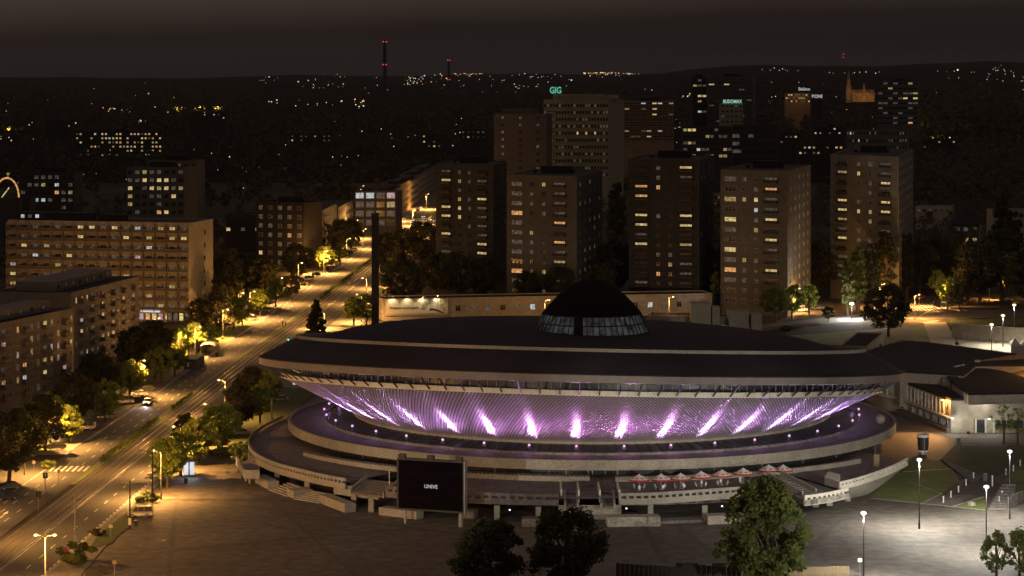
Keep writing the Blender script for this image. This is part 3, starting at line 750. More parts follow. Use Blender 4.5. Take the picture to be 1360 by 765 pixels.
# -- five towers of the estate behind the arena
TW = [
 ('dim grey tower block nearest the avenue, leftmost of the five towers', (579, 217), (655, 219), (673, 214), 960, 'wall_dim', 13.4*0+3.33,
  ["..d.", "Y...", "....", "...Y", "YY.d", "YY.d", "....", "Y...", "...Y", "...Y", "...O", "....", "..d."]),
 ('brown tower block directly left behind the dome, second of the five towers', (673, 232), (766, 234), (800, 226), 890, 'wall_grey', 3.35,
  ["d.yd", "dd.d", "....", "O..d", "d..O", ".y..", "...O", "d..d", "...y", "Ody.", "dddd", "...."]),
 ('dark brown tower block to the right of the dome, third of the five towers', (835, 211), (929, 212), (948, 206), 890, 'wall_dim', 3.33,
  ["...Y", "....", "OO..", "O...", "....", "Y..Y", "Y..Y", "....", "Y..y", "....", "...."]),
 ('light brown tower block with a blank corner bay, fourth of the five towers', (957, 225), (1046, 227), (1077, 219), 860, 'wall_tan', 3.38,
  ["d...", "...O", "y.Yd", "..Bd", "Y..Y", "..y.", "...Y", "Y...", "....", "O..Y", "...."]),
 ('pale brown tower block furthest right of the five towers, behind the white lamp', (1103, 205), (1194, 208), (1213, 198), 920, 'wall_beige', 3.36,
  ["....", "yY..", "...Y", "....", "Y..Y", "YY.Y", "y...", "d..d", "Y...", "...."]),
]
for i, (lab, L, Mp, Rp, Yd, wall, fh, lit) in enumerate(TW):
    h = H-(L[1]-HY)*Yd/F
    t, a, m, r = bld(lab, L, Mp, Rp, h, wall, 'apartment_tower', 'tower block')
    cols = [(.18, 4.4, 1.6, 3, 4.9), (.42, 1.5, 1.5, 2, 0), (.59, 1.5, 1.5, 2, 0), (.81, 4.4, 1.6, 3, 4.9)] if i in (0, 2, 4) else [(.15, 4.4, 1.6, 3, 0), (.36, 1.5, 1.5, 2, 0), (.535, 1.5, 1.5, 2, 0), (.76, 4.4, 1.6, 3, 4.9)]
    face_windows(t, a, m, h, cols, 13, fh, 3.1, lit, fr='frame' if i > 2 else 'frame_dark', bm=('concrete_dark', wall))
    L_ = (r-m).length
    cols = [((k+.6)/5.4, min(1.7, L_*.1), 1.5, 2, 0) for k in range(5)]
    face_windows(t, m, r, h, cols, 13, fh, 3.0, None, .32 if i in (1, 3) else .12, .5 if i in (1, 3) else .3, rr=random.Random(i+3), fr='frame' if i > 2 else 'frame_dark')
    u = (m-a).normalized(); O = t.location           # joints between the storeys and the blank corner bay
    for k in range(13):
        z = h-4.85-k*fh
        if z < 1: break
        for f0, f1 in ((0, .06), (.88, .999)):
            b = MB(); p, q = a+u*((m-a).length*f0), a+u*((m-a).length*f1); b.strip([(p.x-O.x, p.y-O.y), (q.x-O.x, q.y-O.y)], -.12, z, z+.14); b.build('storey_band', 'frame_dark', t)
# -- long slab with access balconies, left
h = 32.3
t, a, m, r = bld('long ten storey slab block lit orange from below with balconies along every floor', (10, 292), (252, 296), (283, 290.5), h, 'wall_slab', 'slab_block', 'building', box=False)
LITC = ["..d.d.YYdYdBdyY.", "..d...Y..dY.y.yY", ".Y.y..d.....B...", "..Bd.Y....dO....", "O...y...........", "Y..d......y.....", "yY....d.......y.", "..d....d...dy...", "....d....d.d.y.."]
rr = random.Random(5); Lf = (m-a).length; bay = Lf/16
cols = [((k+.5)/16, 2.1, 1.75, 2, bay*.97) for k in range(16)]
face_windows(t, a, m, h, cols, 9, 3.13, 2.3, [x.replace('O', 'P') for x in LITC], dim=.3, bm=('balcony_tan', 'balcony_dark'))
O = t.location; u = (m-a).normalized(); o = Vector((u.y, -u.x, 0)); rz = math.atan2(u.y, u.x)
for k in range(17):
    pt = a+u*(bay*k)+o*.5; b = MB(); b.box((0, 0, 0), (.16, 1.1, h-4)); b.build('bay_divider', 'wall_slab', t, (pt.x-O.x, pt.y-O.y, (h+2.6)/2), rz)
for k in range(6):
    z = h-4-k*4.2; p = m.lerp(r, .62); put('window', win_mesh(.8, 1.5, 1, 'frame_dark'), t, (p.x-O.x+.1, p.y-O.y-.1, z), math.atan2((r-m).y, (r-m).x))
b = MB(); b.box((0, 0, 0), (26, 5, 2.6)); b.box((20, 0, -.2), (9, 4, 2.2)); b.build('roof_house', 'wall_dark', t, (-18, 2, h+1.0), rz)
for k, c in enumerate('BdB..OY..d'):
    if CODE[c]: put('window', win_mesh(1.5, 1.3, 2, 'frame_dark'), t, (-29+k*2.4, -.65, h+1.1), rz, {1: CODE[c]})
pt = a.lerp(m, .79)+o*.4; b = MB(); b.box((0, 0, 0), (6.6, .5, 1.5)); b.build('shop_sign', 'sign_white', t, (pt.x-O.x, pt.y-O.y, 3.9), rz)
pt = a.lerp(m, .945)+o*.4; b = MB(); b.box((0, 0, 0), (8.2, .6, 4.6)); b.build('shop_front', 'dark_glass', t, (pt.x-O.x, pt.y-O.y, 2.3), rz)
for k, c in enumerate(('d', 'd', 'Y', 'd')):
    put('window', win_mesh(1.6, 2.6, 1, 'frame_dark'), t, (pt.x-O.x+o.x*.35+u.x*(-3+2*k), pt.y-O.y+o.y*.35+u.y*(-3+2*k), 1.9), rz, {1: CODE[c]})
for k in range(5):
    pt2 = a.lerp(m, .74+.035*k)+o*.1; put('window', win_mesh(1.7, 2.2, 1, 'frame_dark'), t, (pt2.x-O.x, pt2.y-O.y, 1.7), rz, {1: ('lit_P', 'lit_O', 'lit_Y', 'lit_P', 'lit_O')[k]})
# -- two near left blocks
def near_block(label, L, Mp, h, wall, litp, back, seed, cols, rows, fh=3.0, endcols=None, group=None):
    t, a, m, r = bld(label, L, Mp, None, h, wall, 'apartment_block', 'building', depth=back, box=False)
    face_windows(t, a, m, h, cols, rows, fh, 2.4, None, litp, .25, bm=('concrete_dark', wall), rr=random.Random(seed))
    O = t.location; u = (m-a).normalized(); n_ = Vector((-u.y, u.x, 0)); rz = math.atan2(u.y, u.x)
    c_ = a.lerp(m, .5)+n_*(back*.55); b = MB(); b.box((0, 0, 0), ((m-a).length*.82, back*.5, 2.6)); b.build('roof_storey', wall, t, (c_.x-O.x, c_.y-O.y, h+1.1), rz)
    for k in range(8):
        p = a.lerp(m, .14+.1*k)+n_*(back*.3-.02); put('window', win_mesh(1.3, 1.1, 2, 'frame_dark'), t, (p.x-O.x, p.y-O.y, h+1.0), rz, {1: 'glass_dim_glow'} if k % 3 else None)
    return t, a, m, r
c6 = [((k+.5)/17, (2.2 if k % 3 == 0 else 1.3), 1.6, 2, (3.2 if k % 3 == 0 else 0)) for k in range(17)]
near_block('nearest apartment block on the left edge, brown with balconies and lit windows', (-60, 442), (98, 409), 21.8, 'wall_near', .26, 12, 11, c6, 6)
t, a, m, r = near_block('second apartment block from the left corner, grey with stacked balconies', (94, 389), (185, 367), 21.0, 'wall_near', .24, 22, 4,
   [((k+.9)/13.2, (2.2 if k % 2 else 1.1), 1.6, 2 if k % 2 else 1, (3.1 if k % 2 else 0)) for k in range(12)], 6)
# -- generic blocks further off: x0, x1 (photo), top row, distance, side end (photo x) or None, rows, storey height, columns, lit share, materials
def far_block(label, x0, x1, yt, Yd, xs, rows, fh, nc, p, wall, ww=1.6, wh=1.5, dim=.2, fr='frame_dark', name='building', seed=1, skew=0, base=None, balc=0, lit=None, box=True, cat='building', depth=13, top=2.2, zb=None):
    a = PY(x0, yt, Yd); m = PY(x1, yt, Yd+skew); h = a.z
    r = None
    if xs: yy = Yd+skew+depth; r = Vector(((xs-680)*yy/F, yy, h))
    m.z = h
    t, a, m, r = bld(label, a, m, r, h, wall, name, cat, depth, box=box, z0=(terrain(a.x, Yd)-4) if zb is None else zb)
    cols = [((k+.5)/nc, ww, wh, 2 if ww > 1.2 else 1, balc) for k in range(nc)]
    face_windows(t, a, m, h, cols, rows, fh, top, lit, p, dim, fr, rr=random.Random(seed), bm=('concrete_dark', wall))
    return t, a, m, r
far_block('dark apartment block with rows of small lit windows in the far left distance', 100, 215, 175, 2450, None, 6, 4.0, 24, .45, 'wall_dark', 1.9, 1.8, .1, seed=3)
t, a, m, r = far_block('dim block behind the long slab at the left edge with one orange window', 26, 98, 229, 1180, 110, 6, 3.5, 8, .10, 'wall_dim', 2.0, 1.7, .3, seed=8, lit=["....dd..", "..d..B..", ".....O..", "..BBd.dd", "........"])
far_block('dim stepped block with yellow windows right behind the end of the slab', 168, 245, 222, 1120, 262, 8, 3.5, 8, .1, 'wall_grey', 2.0, 1.7, .3, seed=12, lit=["....d...", "..Y.YYd.", "Y.dYyYd.", "......Y.", "........"])
far_block('taller grey block rising just behind the stepped block', 195, 262, 213, 1180, 272, 8, 3.5, 7, .06, 'wall_grey', 1.6, 1.6, .2, seed=13)
far_block('dark corner block beside the avenue with pale curtained windows', 340, 404, 268, 1050, 428, 8, 3.7, 5, .04, 'wall_dark', 1.7, 1.7, .8, seed=9, fr='frame', skew=-10)
far_block('low corner building with two pale lit windows above the parked cars', 471, 526, 254, 1310, 534, 4, 4.6, 4, .0, 'wall_grey', 4.2, 3.0, .5, seed=10, fr='frame', lit=["BB.P", "d..y", "...."], box=False)
for i, (y0_, y1_, h_, w_) in enumerate(((1150, 1215, 19, 'wall_beige'), (1222, 1290, 17, 'wall_tan'))):
    a = Vector((*av(-17, y0_), h_)); m = Vector((*av(-17, y1_), h_))
    t, a, m, r = bld(('ochre', 'tan')[i]+' terraced house wall lit orange '+('left of', 'just beside')+[' the dark trees', ' the corner building'][i] if False else ('ochre terraced block lit by street lamps left of the low corner building', 'tan terraced block hidden mostly behind the low corner building')[i], a, m, None, h_, w_, 'terraced_house', 'building', 13, box=False)
    face_windows(t, a, m, h_, [((k+.5)/7, 1.6, 2.2, 2, 0) for k in range(7)], 4, 3.8, 2.6, None, .06, .4)
ROW = [(1410, 1470, 16.2, 'wall_tan'), (1470, 1535, 17.2, 'wall_orange'), (1535, 1600, 16.4, 'wall_beige'), (1600, 1670, 17.6, 'wall_orange'), (1670, 1750, 18, 'wall_tan')]
for i, (y0_, y1_, h_, w_) in enumerate(ROW):
    a = Vector((*av(-8, y0_+.3), h_)); m = Vector((*av(-8, y1_), h_))
    lab = ['first', 'second', 'third', 'fourth', 'last'][i]+' tenement house of the row lining the far avenue, counted from the low corner building'
    t, a, m, r = bld(lab, a, m, None, h_, w_, 'tenement_house', 'building', 12, box=False, group='tenement houses lining the far avenue')
    face_windows(t, a, m, h_, [((k+.5)/8, 1.7, 2.2, 2, 0) for k in range(8)], 4, 3.8, 2.4, None, .05, .4, fr='frame')
    O = t.location; p = a.lerp(m, .5); b = MB(); b.box((0, 2, 0), ((m-a).length*.9, 5, 2.2)); b.build('attic', 'roof_dark', t, (p.x-O.x-3, p.y-O.y, h_+.6), math.atan2((m-a).y, (m-a).x))
# research institute with the green sign
t, a, m, r = far_block('tall olive office block with green letters on its roof', 722, 808, 132, 1500, 828, 11, 4.05, 22, .02, 'wall_olive', 1.1, 1.7, .25, seed=2, box=False, depth=14, top=3.6, fr='frame_dark')
h = a.z; O = t.location
for k in range(10):
    b = MB(); b.strip([(a.x-O.x+10, a.y-O.y), (m.x-O.x-1, m.y-O.y)], -.25, h-6.2-k*4.05, h-5.9-k*4.05); b.build('storey_band', 'wall_cream', t)
for k in range(9): b = MB(); b.box((a.x-O.x+4.5, a.y-O.y-.6, h-8-k*4.05), (5, 1.4, 1.1)); b.build('balcony', 'wall_cream', t)
b = MB(); b.box((-3, 0, h+1.5), (30, 7, 3)); b.box((16, 0, h+1.4), (9, 6, 2.4)); b.build('roof_house', 'wall_olive', t)
b = MB()
for x in (-19.0, -14.5): b.tube((x, -4, h), (x, -4, h+3), .2)
b.build('sign_stand', 'metal_dark', t)
text('sign_letters', 'GIG', 5.2, .2, 'sign_green', t, (-16.6, -4.3, h+5.2), off=.14, sx=.78)
t, a, m, r = far_block('blank mauve grey block left of the olive office block', 656, 726, 151, 1420, 733, 10, 4.0, 3, .0, 'wall_purple', 1.6, 1.6, .3, seed=4, depth=16)
O = t.location; b = MB(); b.box((-2, 0, a.z+1.2), (20, 8, 2.6)); b.build('roof_storey', 'wall_purple', t)
far_block('balcony block with orange lit windows right of the olive office block', 829, 895, 134, 1900, None, 7, 4.1, 9, .16, 'wall_orange', 3.4, 1.8, .1, seed=5, balc=3.8)
t, a, m, r = far_block('tall distant block with wide balconies and a small green sign at its foot', 940, 1000, 102, 2000, 1003, 9, 4.1, 6, .02, 'wall_grey', 4.2, 1.8, .2, seed=6, balc=4.8, lit=["......", "Y.Y...", "......", "......"])
far_block('unlit dark half of the tall distant block with balconies', 920, 938.5, 103, 2012, None, 10, 4.1, 3, .05, 'wall_dark', 3, 1.7, .1, seed=7, lit=["...", "...", "...", ".YY", "...", "...", ".B."])
t, a, m, r = far_block('greenish low office carrying a small green lit sign', 957, 987, 137, 1960, None, 6, 4, 5, 0, 'wall_olive', 2, 1.4, .2, seed=17, box=False)
O = t.location; text('sign_letters', 'BUDOMAX', 3.6, .2, 'sign_green_pale', t, (a.x-O.x+9, a.y-O.y-.6, a.z+1.2), off=.1, sx=.8)
far_block('wide dim office block with a few lit windows on its left corner', 907, 972, 168, 1650, None, 6, 4.2, 11, .0, 'wall_dim', 2.4, 1.9, .25, seed=20, lit=["yYY........", "...........", "..d........", "...B.......", "..Y........"], box=False)
far_block('wide dim workshop block with tall window bands right of the wide office', 974, 1030, 166, 1680, None, 5, 5, 6, .0, 'wall_dim', 6, 2.4, .15, seed=21, box=False)
far_block('long tan block with three rows of small square windows', 1124, 1205, 173, 1850, 1207, 4, 5.2, 22, .06, 'wall_tan', 1.1, 2.0, .2, seed=22, box=False)
t, a, m, r = far_block('big dark banded office block behind the trees at the right', 1166, 1219, 108, 2600, 1221, 9, 5.0, 8, .02, 'wall_grey', 4.6, 1.9, .3, seed=23, lit=["........", "........", "........", ".....Y.Y", "dd.d....", "........"])
t, a, m, r = far_block('distant low orange lit building under a small white sign', 1043, 1076, 124, 3600, None, 3, 4.5, 10, .35, 'wall_orange', 2.4, 1.8, .3, seed=24, box=False)
light('facade_fill', 'POINT', (0, -24, a.z+4), 4000, SOD, t)
text('sign_letters', 'Bakino', 6, .3, 'sign_far', t, (9, -8, a.z+6), off=.2)
t, a, m, r = far_block('distant dark store with a pale yellow sign', 1078, 1092, 131, 3500, None, 2, 4.5, 4, .0, 'wall_dark', 2.4, 1.8, .1, seed=25, box=False)
text('sign_letters', 'BONI', 6, .3, 'sign_far', t, (0, -8, a.z+3), off=.3)
far_block('low pale roofed house right of the last tower', 1216, 1262, 274, 1330, 1268, 1, 4, 6, 0, 'wall_cream', 1.6, 1.4, .3, seed=30, box=False)
t, a, m, r = far_block('brick villa with a red and a white window among dark trees', 1266, 1300, 298, 1180, 1304, 4, 5, 3, 0, 'wall_tan', 2.2, 2.0, .2, seed=31, lit=["ddd", "PO."], box=False)
O = t.location; b = MB(); w_ = 9; b.v = [(-w_, -8, a.z), (w_, -8, a.z), (w_, 8, a.z), (-w_, 8, a.z), (-4, 0, a.z+5), (4, 0, a.z+5)]; b.f = [(0, 1, 5, 4), (1, 2, 5), (2, 3, 4, 5), (3, 0, 4)]; b.m = [0]*4; b.build('hipped_roof', 'roof_dark', t)
far_block('cream wall of a house lit orange at the right edge', 1318, 1420, 279, 1060, None, 4, 4, 4, .0, 'wall_cream', 1.5, 1.7, .3, seed=32, box=False)
far_block('narrow orange lit house squeezed between the third and fourth tower', 949, 960, 257, 1500, None, 5, 3.8, 3, 0, 'wall_orange', 1.4, 1.8, .3, seed=33, box=False)
# a scatter of barely visible roofs between the trees
for i, (x0, x1, yt, Yd) in enumerate(((0, 40, 262, 1080), (300, 345, 285, 1080), (612, 645, 172, 2100), (560, 600, 185, 2300), (1035, 1060, 178, 2000), (1060, 1120, 192, 1900), (1080, 1118, 168, 2400), (250, 300, 150, 3200), (385, 440, 178, 2500), (560, 590, 178, 2500), (1225, 1270, 185, 2100), (60, 95, 160, 2900))):
    far_block(['dark low house at the left edge before the arch', 'dark roof left of the dark corner block', 'pale low roof far behind the first tower', 'dim long shed beyond the avenue end', 'dim house between the distant blocks', 'low dark hall right of the workshop block', 'faint grey hall below the church', 'faint house on the far left plain', 'faint long roof above the avenue lamps', 'faint roof beside the pale low roof', 'dim roof next to the bushes lit yellow', 'faint block left of the far windowed block'][i],
              x0, x1, yt, Yd, None, 2, 4, max(3, (x1-x0)//6), .16, 'wall_dark', 1.8, 1.5, .2, seed=40+i, box=False, name='house')
# illuminated arch at the left edge
t = thing('arched_gable', 'glowing orange round arch with a small statue on top at the left edge', 'arch', PY(9, 262, 1060)*1); t.location.z = 0
zc = H-(262-HY)*1060/F; b = MB()
for k in range(16):
    a0, a1 = PI*k/16, PI*(k+1)/16; b.tube((5.0*math.cos(a0), 0, zc+8*math.sin(a0)), (5.0*math.cos(a1), 0, zc+8*math.sin(a1)), .38)
b.build('arch_ribs', 'lit_O', t); b = MB(); b.tube((.5, 0, zc+8), (.5, 0, zc+10.4), .28, .15); b.tube((-.3, 0, zc+9.8), (1.3, 0, zc+9.8), .15); b.build('statue', 'lit_y', t)  # ribs and statue glow themselves in place of lamplight on them
b = MB(); b.box((0, 2, zc/2), (11, 4, zc)); b.build('wall', 'wall_dim', t)
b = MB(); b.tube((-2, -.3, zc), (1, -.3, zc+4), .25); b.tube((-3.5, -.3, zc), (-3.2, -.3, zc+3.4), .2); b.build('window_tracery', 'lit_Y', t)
# long low building behind the arena with the lit billboard wall
Yb = 835
t, a, m, r = far_block('long low cream building behind the arena with a lit advert wall on its left end', 508, 946, 397, Yb, None, 0, 3, 1, 0, 'wall_cream', box=False, depth=12, skew=22, name='long_hall')
O = t.location; u = (m-a).normalized(); rz = math.atan2(u.y, u.x); Lf = (m-a).length
for k in range(17):
    d = 25+k*5; c = 'B' if k in (5, 13) else ('d' if k % 3 else '.')
    p = a+u*d; put('window', win_mesh(1.8, 1.9, 2, 'frame'), t, (p.x-O.x+.0, p.y-O.y-.05, 3.6), rz, {1: CODE[c]} if CODE[c] else None)
mat('advert_face', (.55, .48, .30), .7, .06, .3); mat('advert_print', (.035, .03, .028), .7, .1, 1); mat('advert_grey', (.30, .27, .2), .7, .25, 1.2)
p = a+u*11.3; bb = MB(); bb.box((0, -.2, 0), (20.6, .3, 5.2)); bb.build('advert_board', 'advert_face', t, (p.x-O.x, p.y-O.y, 4.2), rz)
text('advert_lettering', 'Najlepsze spod kopuły', 1.05, .01, 'advert_print', t, (p.x-O.x-u.x*4.2+u.y*.42, p.y-O.y-u.y*4.2-u.x*.42, 4.1), rz)
bb = MB()
for k in range(26):
    a0 = PI*(.06+.85*k/26); bb.face([(5.5+4.4*math.cos(a0), -.37, -1.9+3.9*math.sin(a0)*(1+.1*(k % 3))), (5.5+4.4*math.cos(a0+.06), -.37, -1.9+3.7*math.sin(a0+.06)), (5.5+3.2*math.cos(a0+.06), -.37, -1.9+2.9*math.sin(a0+.06)), (5.5+3.2*math.cos(a0), -.37, -1.9+2.9*math.sin(a0))])
bb.build('advert_picture', 'advert_grey', t, (p.x-O.x, p.y-O.y, 4.2), rz)
bb = MB()
for k in range(8):
    f0, f1 = k/8, (k+1)/8; g = lambda f: (4.2+4.6*f, -.38, -.4-1.5*f*f); A, B_ = g(f0), g(f1); bb.face([A, B_, (B_[0], B_[1], B_[2]-.75+.3*f1), (A[0], A[1], A[2]-.75+.3*f0)])
bb.build('advert_picture', 'advert_print', t, (p.x-O.x, p.y-O.y, 4.2), rz)
bb = MB(); bb.box((0, -.38, -2.1), (20, .05, .14)); bb.build('advert_stripe', 'balcony_tan', t, (p.x-O.x, p.y-O.y, 4.2), rz)
for k in range(4):
    q = a+u*(3.6+k*4.9); bb = MB(); bb.tube((0, 0, 0), (0, -1.1, .5), .05); bb.box((0, -1.2, .5), (.5, .3, .2)); bb.build('advert_lamp', 'metal_grey', t, (q.x-O.x, q.y-O.y-.1, 7.4), rz)
    light('advert_lamp_light', 'SPOT', (q.x-O.x, q.y-O.y-1.5, 7.9), 900, (1, .93, .70), t, .1, aim=(q.x-O.x, q.y-O.y, 4.3), cone=110)
    q = a+u*(2+k*6); bb = MB(); bb.tube((0, .5, 7), (0, .5, 8.2), .06); bb.build('roof_post', 'metal_grey', t, (q.x-O.x, q.y-O.y, 0), rz)
# front annex with service boxes
A1 = PY(848, 418, 790); A2 = PY(1010, 425, 775)
t, a, m, r = bld('low grey service building with stepped boxes behind the roof of the arena', PY(858, 417, 792), PY(1000, 421, 786), None, 5.6, 'concrete', 'service_building', 'building', 12, box=False)
face_windows(t, a, m, 5.6, [((k+.6)/9, 1.8, 1.2, 2, 0) for k in range(9)], 1, 3, 2.9, ["dd..d.dBd"], 0, .3, fr='frame')
O = t.location
for (x, y, w_, hh, d) in ((930, 408, 26, 10.4, 8), (950, 412, 10, 9.3, 6), (980, 420, 26, 8, 7), (1003, 420, 14, 7, 9)):
    p = PY(x, y, 784); b = MB(); b.box((p.x-O.x, 784-O.y, hh/2), (w_*784/F, d, hh)); b.build('service_box', 'concrete', t)
# tall dark pylon behind the arena's left shoulder
p = PY(498.5, 428, 690); t = thing('pylon', 'tall slender dark pylon with a square shaft rising beyond the left roof edge', 'pylon', (p.x, 690, 0))
ht = H-(285-HY)*690/F; b = MB(); b.box((0, 0, ht/2), (1.9, 1.9, ht)); b.build('shaft', 'pylon', t); b = MB(); b.box((0, 0, ht+.2), (2.2, 2.2, .5)); b.build('cap', 'metal_dark', t)
for k, (z, s_) in enumerate(((20, 1), (15, -1), (26, 1), (11, 1))):
    b = MB(); b.tube((s_*.9, 0, z), (s_*3.2, 0, z+.2), .09); b.box((s_*3.2, 0, z+1.0), (.35, .35, 1.6)); b.build('bracket_arm', 'metal_dark', t)
# power plant chimneys on the horizon
for i, (x, yt, Yd, wpx) in enumerate(((511, 53, 5600, 5.2), (596, 79, 7000, 3.6))):
    p = PY(x, 118, Yd); zt = H-(yt-HY)*Yd/F; rr_ = wpx/2*Yd/F
    t = thing('chimney', ('taller of two far chimneys with two pairs of red lamps', 'shorter far chimney to the right with red lamps')[i], 'chimney', (p.x, Yd, 0), 0, 'power plant chimneys')
    b = MB(); b.tube((0, 0, 0), (0, 0, zt), rr_*1.15, rr_*.85, 16); b.build('shaft', 'pylon', t)
    for z in ((zt-4, zt-54) if i == 0 else (zt-2, zt-55)):
        for s_ in (-1, 1): b = MB(); b.lathe([(.01, 1.6), (1.5, .5), (1.5, -.5), (.01, -1.6)], 6); b.build('warning_light', 'lamp_red', t, (s_*rr_*.75, -rr_, z))
t = thing('radio_mast', 'thin lattice mast with red lamps beside the church spire', 'mast', (PY(1120, 100, 9000).x, 9000, 0)); z1 = H-(72-HY)*9000/F
b = MB(); b.tube((0, 0, 0), (0, 0, z1), 2.0, 1.0, 4); b.build('shaft', 'pylon', t)
for z in (z1, z1-11): b = MB(); b.lathe([(.01, 2.2), (2.2, 0), (.01, -2.2)], 6); b.build('warning_light', 'lamp_red', t, (0, -2, z))
# floodlit church
Yc = 4200; p = PY(1127, 128, Yc); zc = p.z
t = thing('church', 'floodlit amber church with a needle spire on the horizon', 'church', (p.x, Yc, 0)); k_ = Yc/F
mat('church_stone', (.30, .20, .11), .9, .6, .22, fine=.6)
def spire(x, w, zt0, zt1, zt2, nm):
    b = MB(); b.box((x, 0, (zc-10+zt0)/2), (w, w, zt0-zc+10)); 
    for s_ in (-1, 1): b.box((x+s_*w*.55, 0, (zc-10+zt0*1)/2-3), (w*.2, w*1.1, zt0-zc+4))
    b.build(nm, 'church_stone', t)
    b = MB(); b.box((x, 0, (zt0+zt1)/2), (w*.72, w*.72, zt1-zt0)); b.build('belfry', 'church_stone', t)
    b = MB(); b.tube((x, 0, zt1), (x, 0, zt2), w*.42, .2, 8); b.build('spire', 'church_stone', t)
zz = lambda y: H-(y-HY)*k_
spire(0, 6.6, zz(113), zz(106), zz(93), 'tower'); spire(20.5*k_, 6, zz(121), zz(119), zz(110), 'crossing_tower')
b = MB(); x0, x1 = 4*k_, 34*k_; b.v = [(x0, -5, zc-9), (x1, -5, zc-9), (x1, 9, zc-9), (x0, 9, zc-9), (x0, -5, zz(124)), (x1, -5, zz(124)), (x1, 9, zz(124)), (x0, 9, zz(124)), (x0, 2, zz(119)), (x1, 2, zz(119))]
b.f = [(0, 1, 5, 4), (1, 2, 6, 9, 5), (2, 3, 7, 6), (3, 0, 4, 8, 7), (4, 5, 9, 8), (6, 7, 8, 9)]; b.m = [0]*6; b.build('nave', 'church_stone', t)
for x, z in ((0, zc+8), (20*k_, zc), (30*k_, zc)): light('church_flood', 'POINT', (x-4, -22, z), 3500, (1, .55, .2), t)
# ---- annex of the arena on the right
h = 7.2
A = [P(x, y, h) for x, y in ((1150, 492), (1171, 503), (1196, 508), (1225, 518), (1246, 526), (1263, 532))]
cv = smooth([(v.x, v.y) for v in A], 5)
cornr = A[-1]; far = P(1420, 532, h)
O = Vector((75, 590, 0))
t = thing('annex', 'low cream annex with a long curved window front and black roof right of the arena', 'building', O)
b = MB(); pl = [(x-O.x, y-O.y) for x, y in cv]+[(far.x-O.x, far.y-O.y), (far.x-O.x, far.y-O.y+60), (cv[0][0]-O.x, cv[0][1]-O.y+30)]
b.prism(pl, 0, h); b.build('wall', 'wall_cream', t)
q = [(x*1.004, y*1.0) for x, y in pl]; b = MB(); b.prism([(x, y-.25) for x, y in pl], h+.003, h+.55); b.build('roof', 'roof_dark', t)
segs = resample(cv[3:], 2.55)
for k in range(len(segs)-1):
    s0, s1 = segs[k], segs[k+1]; u = (s1-s0).normalized(); rz = math.atan2(u.y, u.x); mid = (s0+s1)/2; o = Vector((u.y, -u.x))
    loc = (mid.x+o.x*.05-O.x, mid.y+o.y*.05-O.y)
    if k > 3:
        put('window', win_mesh(1.9, 2.2, 2, 'frame'), t, (*loc, h-1.75), rz, {1: 'glass_dim_glow'} if k % 3 else None)
        if k > 5: put('window', win_mesh(1.7, 1.5, 1, 'frame'), t, (*loc, 1.9), rz, {1: 'glass_dim_glow'} if k % 2 else None)
    else: put('window', win_mesh(.7, .6, 1, 'frame'), t, (*loc, h-1.2), rz)
    b = MB(); b.box((s0.x-O.x+o.x*.15, s0.y-O.y+o.y*.15, h-1.9), (.25, .5, 3.2), rz=rz); b.build('pilaster', 'ledge', t)
b = MB(); b.strip([(x-O.x, y-O.y) for x, y in cv[3:]], -.9, 3.3, 3.55); b.build('canopy_ledge', 'ledge', t)
b = MB(); b.strip([(x-O.x, y-O.y) for x, y in cv[10:]], -1.0, 0, .9); b.build('ramp_wall', 'concrete_dark', t)
for x in (1296, 1309, 1320): p = P(x, 575, 0); b = MB(); b.box((p.x-O.x, cornr.y-O.y-.25, 1.6), (.35, .4, 3.2)); b.build('door_post', 'ledge', t)
p = P(1303, 575, 0); b = MB(); b.box((p.x-O.x, cornr.y-O.y-.06, 1.5), (1.7, .12, 2.9)); b.build('door', 'dark_glass', t)
b = MB(); b.box((PY(1342, 560, cornr.y).x-O.x, cornr.y-O.y-.06, 1.9), (7, .12, 1.8)); b.build('window_band', 'dark_glass', t)
for k in range(6): b = MB(); b.box((PY(1322, 560, cornr.y).x-O.x+k*1.25, cornr.y-O.y-.15, 1.9), (.12, .15, 1.9)); b.build('window_mullion', 'frame', t)
# roofs stacked behind it
def roofblock(l, z, m, name='upper_roof', zb=0, wallm='concrete'):
    b = MB(); q = poly_px(l, z); b.prism([(v.x-O.x, v.y-O.y) for v in q], z-.5, z); b.build(name, m, t)
    b = MB(); b.prism([((v.x-O.x), (v.y-O.y)) for v in q], zb, z-.503); b.build('upper_wall', wallm, t)
roofblock([(1150, 466), (1198, 452), (1230, 454), (1300, 463), (1380, 473), (1380, 484), (1296, 484), (1280, 497), (1195, 492)], 10.5, 'roof_black', zb=2)
roofblock([(1286, 522), (1262, 505), (1290, 486), (1330, 492), (1400, 512), (1400, 520)], 9.6, 'roof_dark', zb=7)
roofblock([(1262, 505), (1258, 500), (1274, 492), (1290, 492)], 9.9, 'roof_dark', zb=7)
b = MB(); p = P(1258, 511, 8)-O; b.box((p.x, p.y, 8.4), (2.4, 2, 2.0)); b.build('roof_hatch', 'concrete', t)
for k in range(5):
    for j in range(3): p = P(1268+k*3, 499-k*.6, 8.5)-O; b = MB(); b.box((p.x, p.y, 8.8+j*.85), (.42, .1, .7)); b.build('skylight_pane', 'glass_dim_glow', t)
for x, y in ((1190, 497), (1203, 500), (1216, 505), (1232, 503), (1247, 507)): p = P(x, y, h+1)-O; b = MB(); b.tube((p.x, p.y, h), (p.x, p.y, h+1.1), .18); b.build('roof_vent', 'metal_grey', t)
b = MB(); p = P(1228, 497, 9)-O; b.box((p.x, p.y, 9), (1.5, 1, 3)); b.build('duct', 'metal_grey', t)
